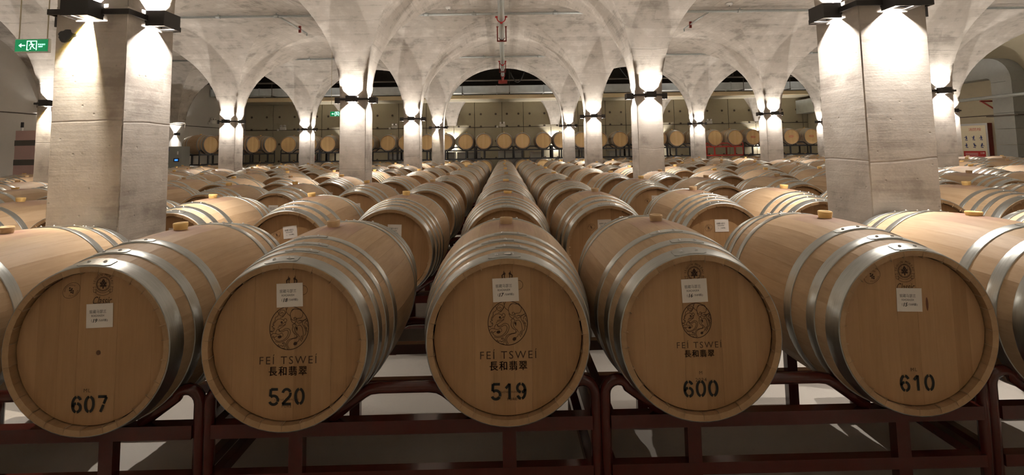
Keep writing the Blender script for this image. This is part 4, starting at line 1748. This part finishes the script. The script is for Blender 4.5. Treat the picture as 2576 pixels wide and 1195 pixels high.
for r_ in range(2):
    for c_ in range(3):
        cx_, cz_ = -0.17 + 0.18 * c_, 0.86 - 0.21 * r_
        k.disc(cx_ + rr.uniform(-.01, .01), cz_ + 0.045, 0.016, 0.018, 9)
        k.ribbon([(cx_, cz_ + 0.03), (cx_ + rr.uniform(-.02, .02), cz_ - 0.03)], 0.036)
        k.ribbon([(cx_, cz_ + 0.02), (cx_ + rr.choice((-1, 1)) * 0.05, cz_ + rr.uniform(-.03, .03))], 0.014)
        k.ribbon([(cx_ + 0.03, cz_ - 0.06), (cx_ - 0.03, cz_ - 0.05)], 0.02)
put('blue_print', k.b.mesh('blue_print', M['blue']), hc, (0, -0.0245, 0))

# dehumidifier by the grey wall
dh = thing('dehumidifier', 'tall grey dehumidifier with a louvred front and small blue screen', 'dehumidifier', (-10.36, 15.95, 0), 0.12)
boxobj('cabinet', (0, 0, 0.82), (0.62, 0.50, 1.60), M['machine'], dh)
boxobj('base', (0, 0, 0.02), (0.56, 0.44, 0.04), M['slot'], dh)
boxobj('screen_bezel', (0.16, -0.253, 1.20), (0.16, 0.008, 0.11), M['slot'], dh)
boxobj('screen', (0.16, -0.258, 1.20), (0.09, 0.004, 0.05), M['screen'], dh)
boxobj('name_plate', (-0.14, -0.253, 1.53), (0.18, 0.006, 0.10), M['blue'], dh)
boxobj('handle', (0.20, -0.26, 1.42), (0.03, 0.02, 0.10), M['white'], dh)
gr = boxobj('grille', (0, -0.251, 0.58), (0.52, 0.006, 0.80), M['slot'], dh)
for i in range(9):
    boxobj('louvre', (0, -0.005, -0.37 + i * 0.0925), (0.52, 0.008, 0.045), M['machine'], gr)
for i in range(8):
    boxobj('grille_bar', (-0.24 + i * 0.0686, -0.009, 0), (0.014, 0.006, 0.80), M['machine'], gr)
ps = thing('wall_notice', 'small framed cream notice on the grey wall above the dehumidifier', 'notice', (WALL_L + 0.015, 16.2, 1.80), PI / 2)
boxobj('frame', (0, -0.01, 0), (0.50, 0.02, 0.36), M['cream'], ps)
k = Ink()
for i in range(4):
    k.disc(-0.15 + 0.1 * i, 0.0, 0.035, 0.05, 8)
put('print', k.b.mesh('print', M['hanger']), ps, (0, -0.0215, 0))

# pink boards strapped upright by the outer pillar
pk = thing('pink_board_stack', 'upright stack of dusty pink boards held by two grey straps', 'boards', (-10.75, 11.5, 0), -0.10)
for i, (z0, z1) in enumerate(((0.02, 0.66), (0.78, 1.18), (1.31, 1.62), (1.74, 1.96))):
    boxobj('board', (0.0, 0.0 + 0.006 * i, (z0 + z1) / 2), (0.62, 0.10, z1 - z0), M['pink'], pk)
for z in (0.72, 1.245, 1.68):
    boxobj('strap', (0.0, 0.005, z), (0.645, 0.085, 0.128), M['strap'], pk)
tubeobj('pole', [(-0.30, 0.09, 0.0), (-0.30, 0.09, 2.05)], 0.022, M['white'], pk, 10)
tubeobj('pole_cap', [(-0.30, 0.09, 2.04), (-0.30, 0.09, 2.16)], 0.028, M['slot'], pk, 10)

# stainless chillers standing behind the upper racks
for i, (x, w_, h_) in enumerate(((-2.6, 1.05, 1.30), (-1.5, 0.95, 1.28), (0.25, 1.05, 1.30), (1.35, 0.55, 1.26), (3.0, 1.0, 1.3), (4.9, 1.1, 1.25), (-4.3, 1.0, 1.25), (-6.0, 0.7, 1.2))):
    c = thing('steel_chiller', 'waist-high stainless chiller behind the upper racks, %s from the grey wall' % ORD[[-6.0, -4.3, -2.6, -1.5, 0.25, 1.35, 3.0, 4.9].index(x)], 'cabinet', (x, 21.2, 0), 0,
              'stainless chillers by the back wall')
    boxobj('body', (0, 0, h_ / 2 + 0.04), (w_, 0.6, h_ - 0.08), M['cabinet'], c)
    boxobj('door', (0, -0.31, h_ * 0.40), (w_ - 0.08, 0.02, h_ * 0.66), M['cabinet'], c)
    boxobj('control_strip', (0, -0.31, h_ * 0.86), (w_ - 0.08, 0.02, h_ * 0.14), M['duct'], c)
    for sx in (-1, 1):
        boxobj('foot', (sx * (w_ / 2 - 0.06), 0, 0.04), (0.06, 0.5, 0.08), M['slot'], c)

# fire extinguisher and box beside it
fe = thing('fire_extinguisher', 'red fire extinguisher standing by the back wall racks', 'fire extinguisher', (-7.55, 19.9, 0.86))
b = MB()
rows = [[(r * math.cos(2 * PI * k / 16), r * math.sin(2 * PI * k / 16), z) for k in range(16)] for r, z in ((0.06, 0), (0.085, 0.02), (0.085, 0.36), (0.06, 0.42), (0.03, 0.45))]
b.grid(rows, None, False, True, True)
b.build('cylinder', M['red'], fe)
b = MB()
b.tube([(0, 0, 0.44), (0, 0, 0.50)], 0.022, 8)
b.box((0.04, 0, 0.51), (0.14, 0.02, 0.02))
b.build('valve', M['slot'], fe)
tubeobj('hose', [(0.05, 0, 0.49), (0.12, 0, 0.42), (0.11, 0, 0.2)], 0.012, M['slot'], fe, 8)
cr_ = thing('steel_crate', 'low steel plinth under the red fire extinguisher', 'plinth', (-7.55, 19.9, 0))
boxobj('top', (0, 0, 0.84), (0.7, 0.3, 0.04), M['machine'], cr_)
for sx in (-1, 1):
    boxobj('leg', (sx * 0.31, 0, 0.41), (0.05, 0.25, 0.82), M['machine'], cr_)

# torn dark patch on the nearest left pillar
b = MB()
rr = random.Random(2)
pts = []
for i in range(22):
    a = 2 * PI * i / 22
    r_ = 1 + rr.uniform(-0.22, 0.18)
    pts.append((0.048 * r_ * math.cos(a), 0.034 * r_ * math.sin(a)))
f0 = [b.vert((x, 0, z)) for x, z in pts]
f1 = [b.vert((x, 0.002, z)) for x, z in pts]
b.face(f0)
for i in range(22):
    b.face((f0[i], f1[i], f1[(i + 1) % 22], f0[(i + 1) % 22]))
o = b.build('torn_membrane', M['patch'], None, (PX0 - 0.135, D1 - 0.0022, 2.035))
tag(o, 'torn scrap of dark membrane stuck to the nearest pillar', 'patch')

print('BARRELS', n_bar, 'OBJECTS', len(bpy.data.objects))
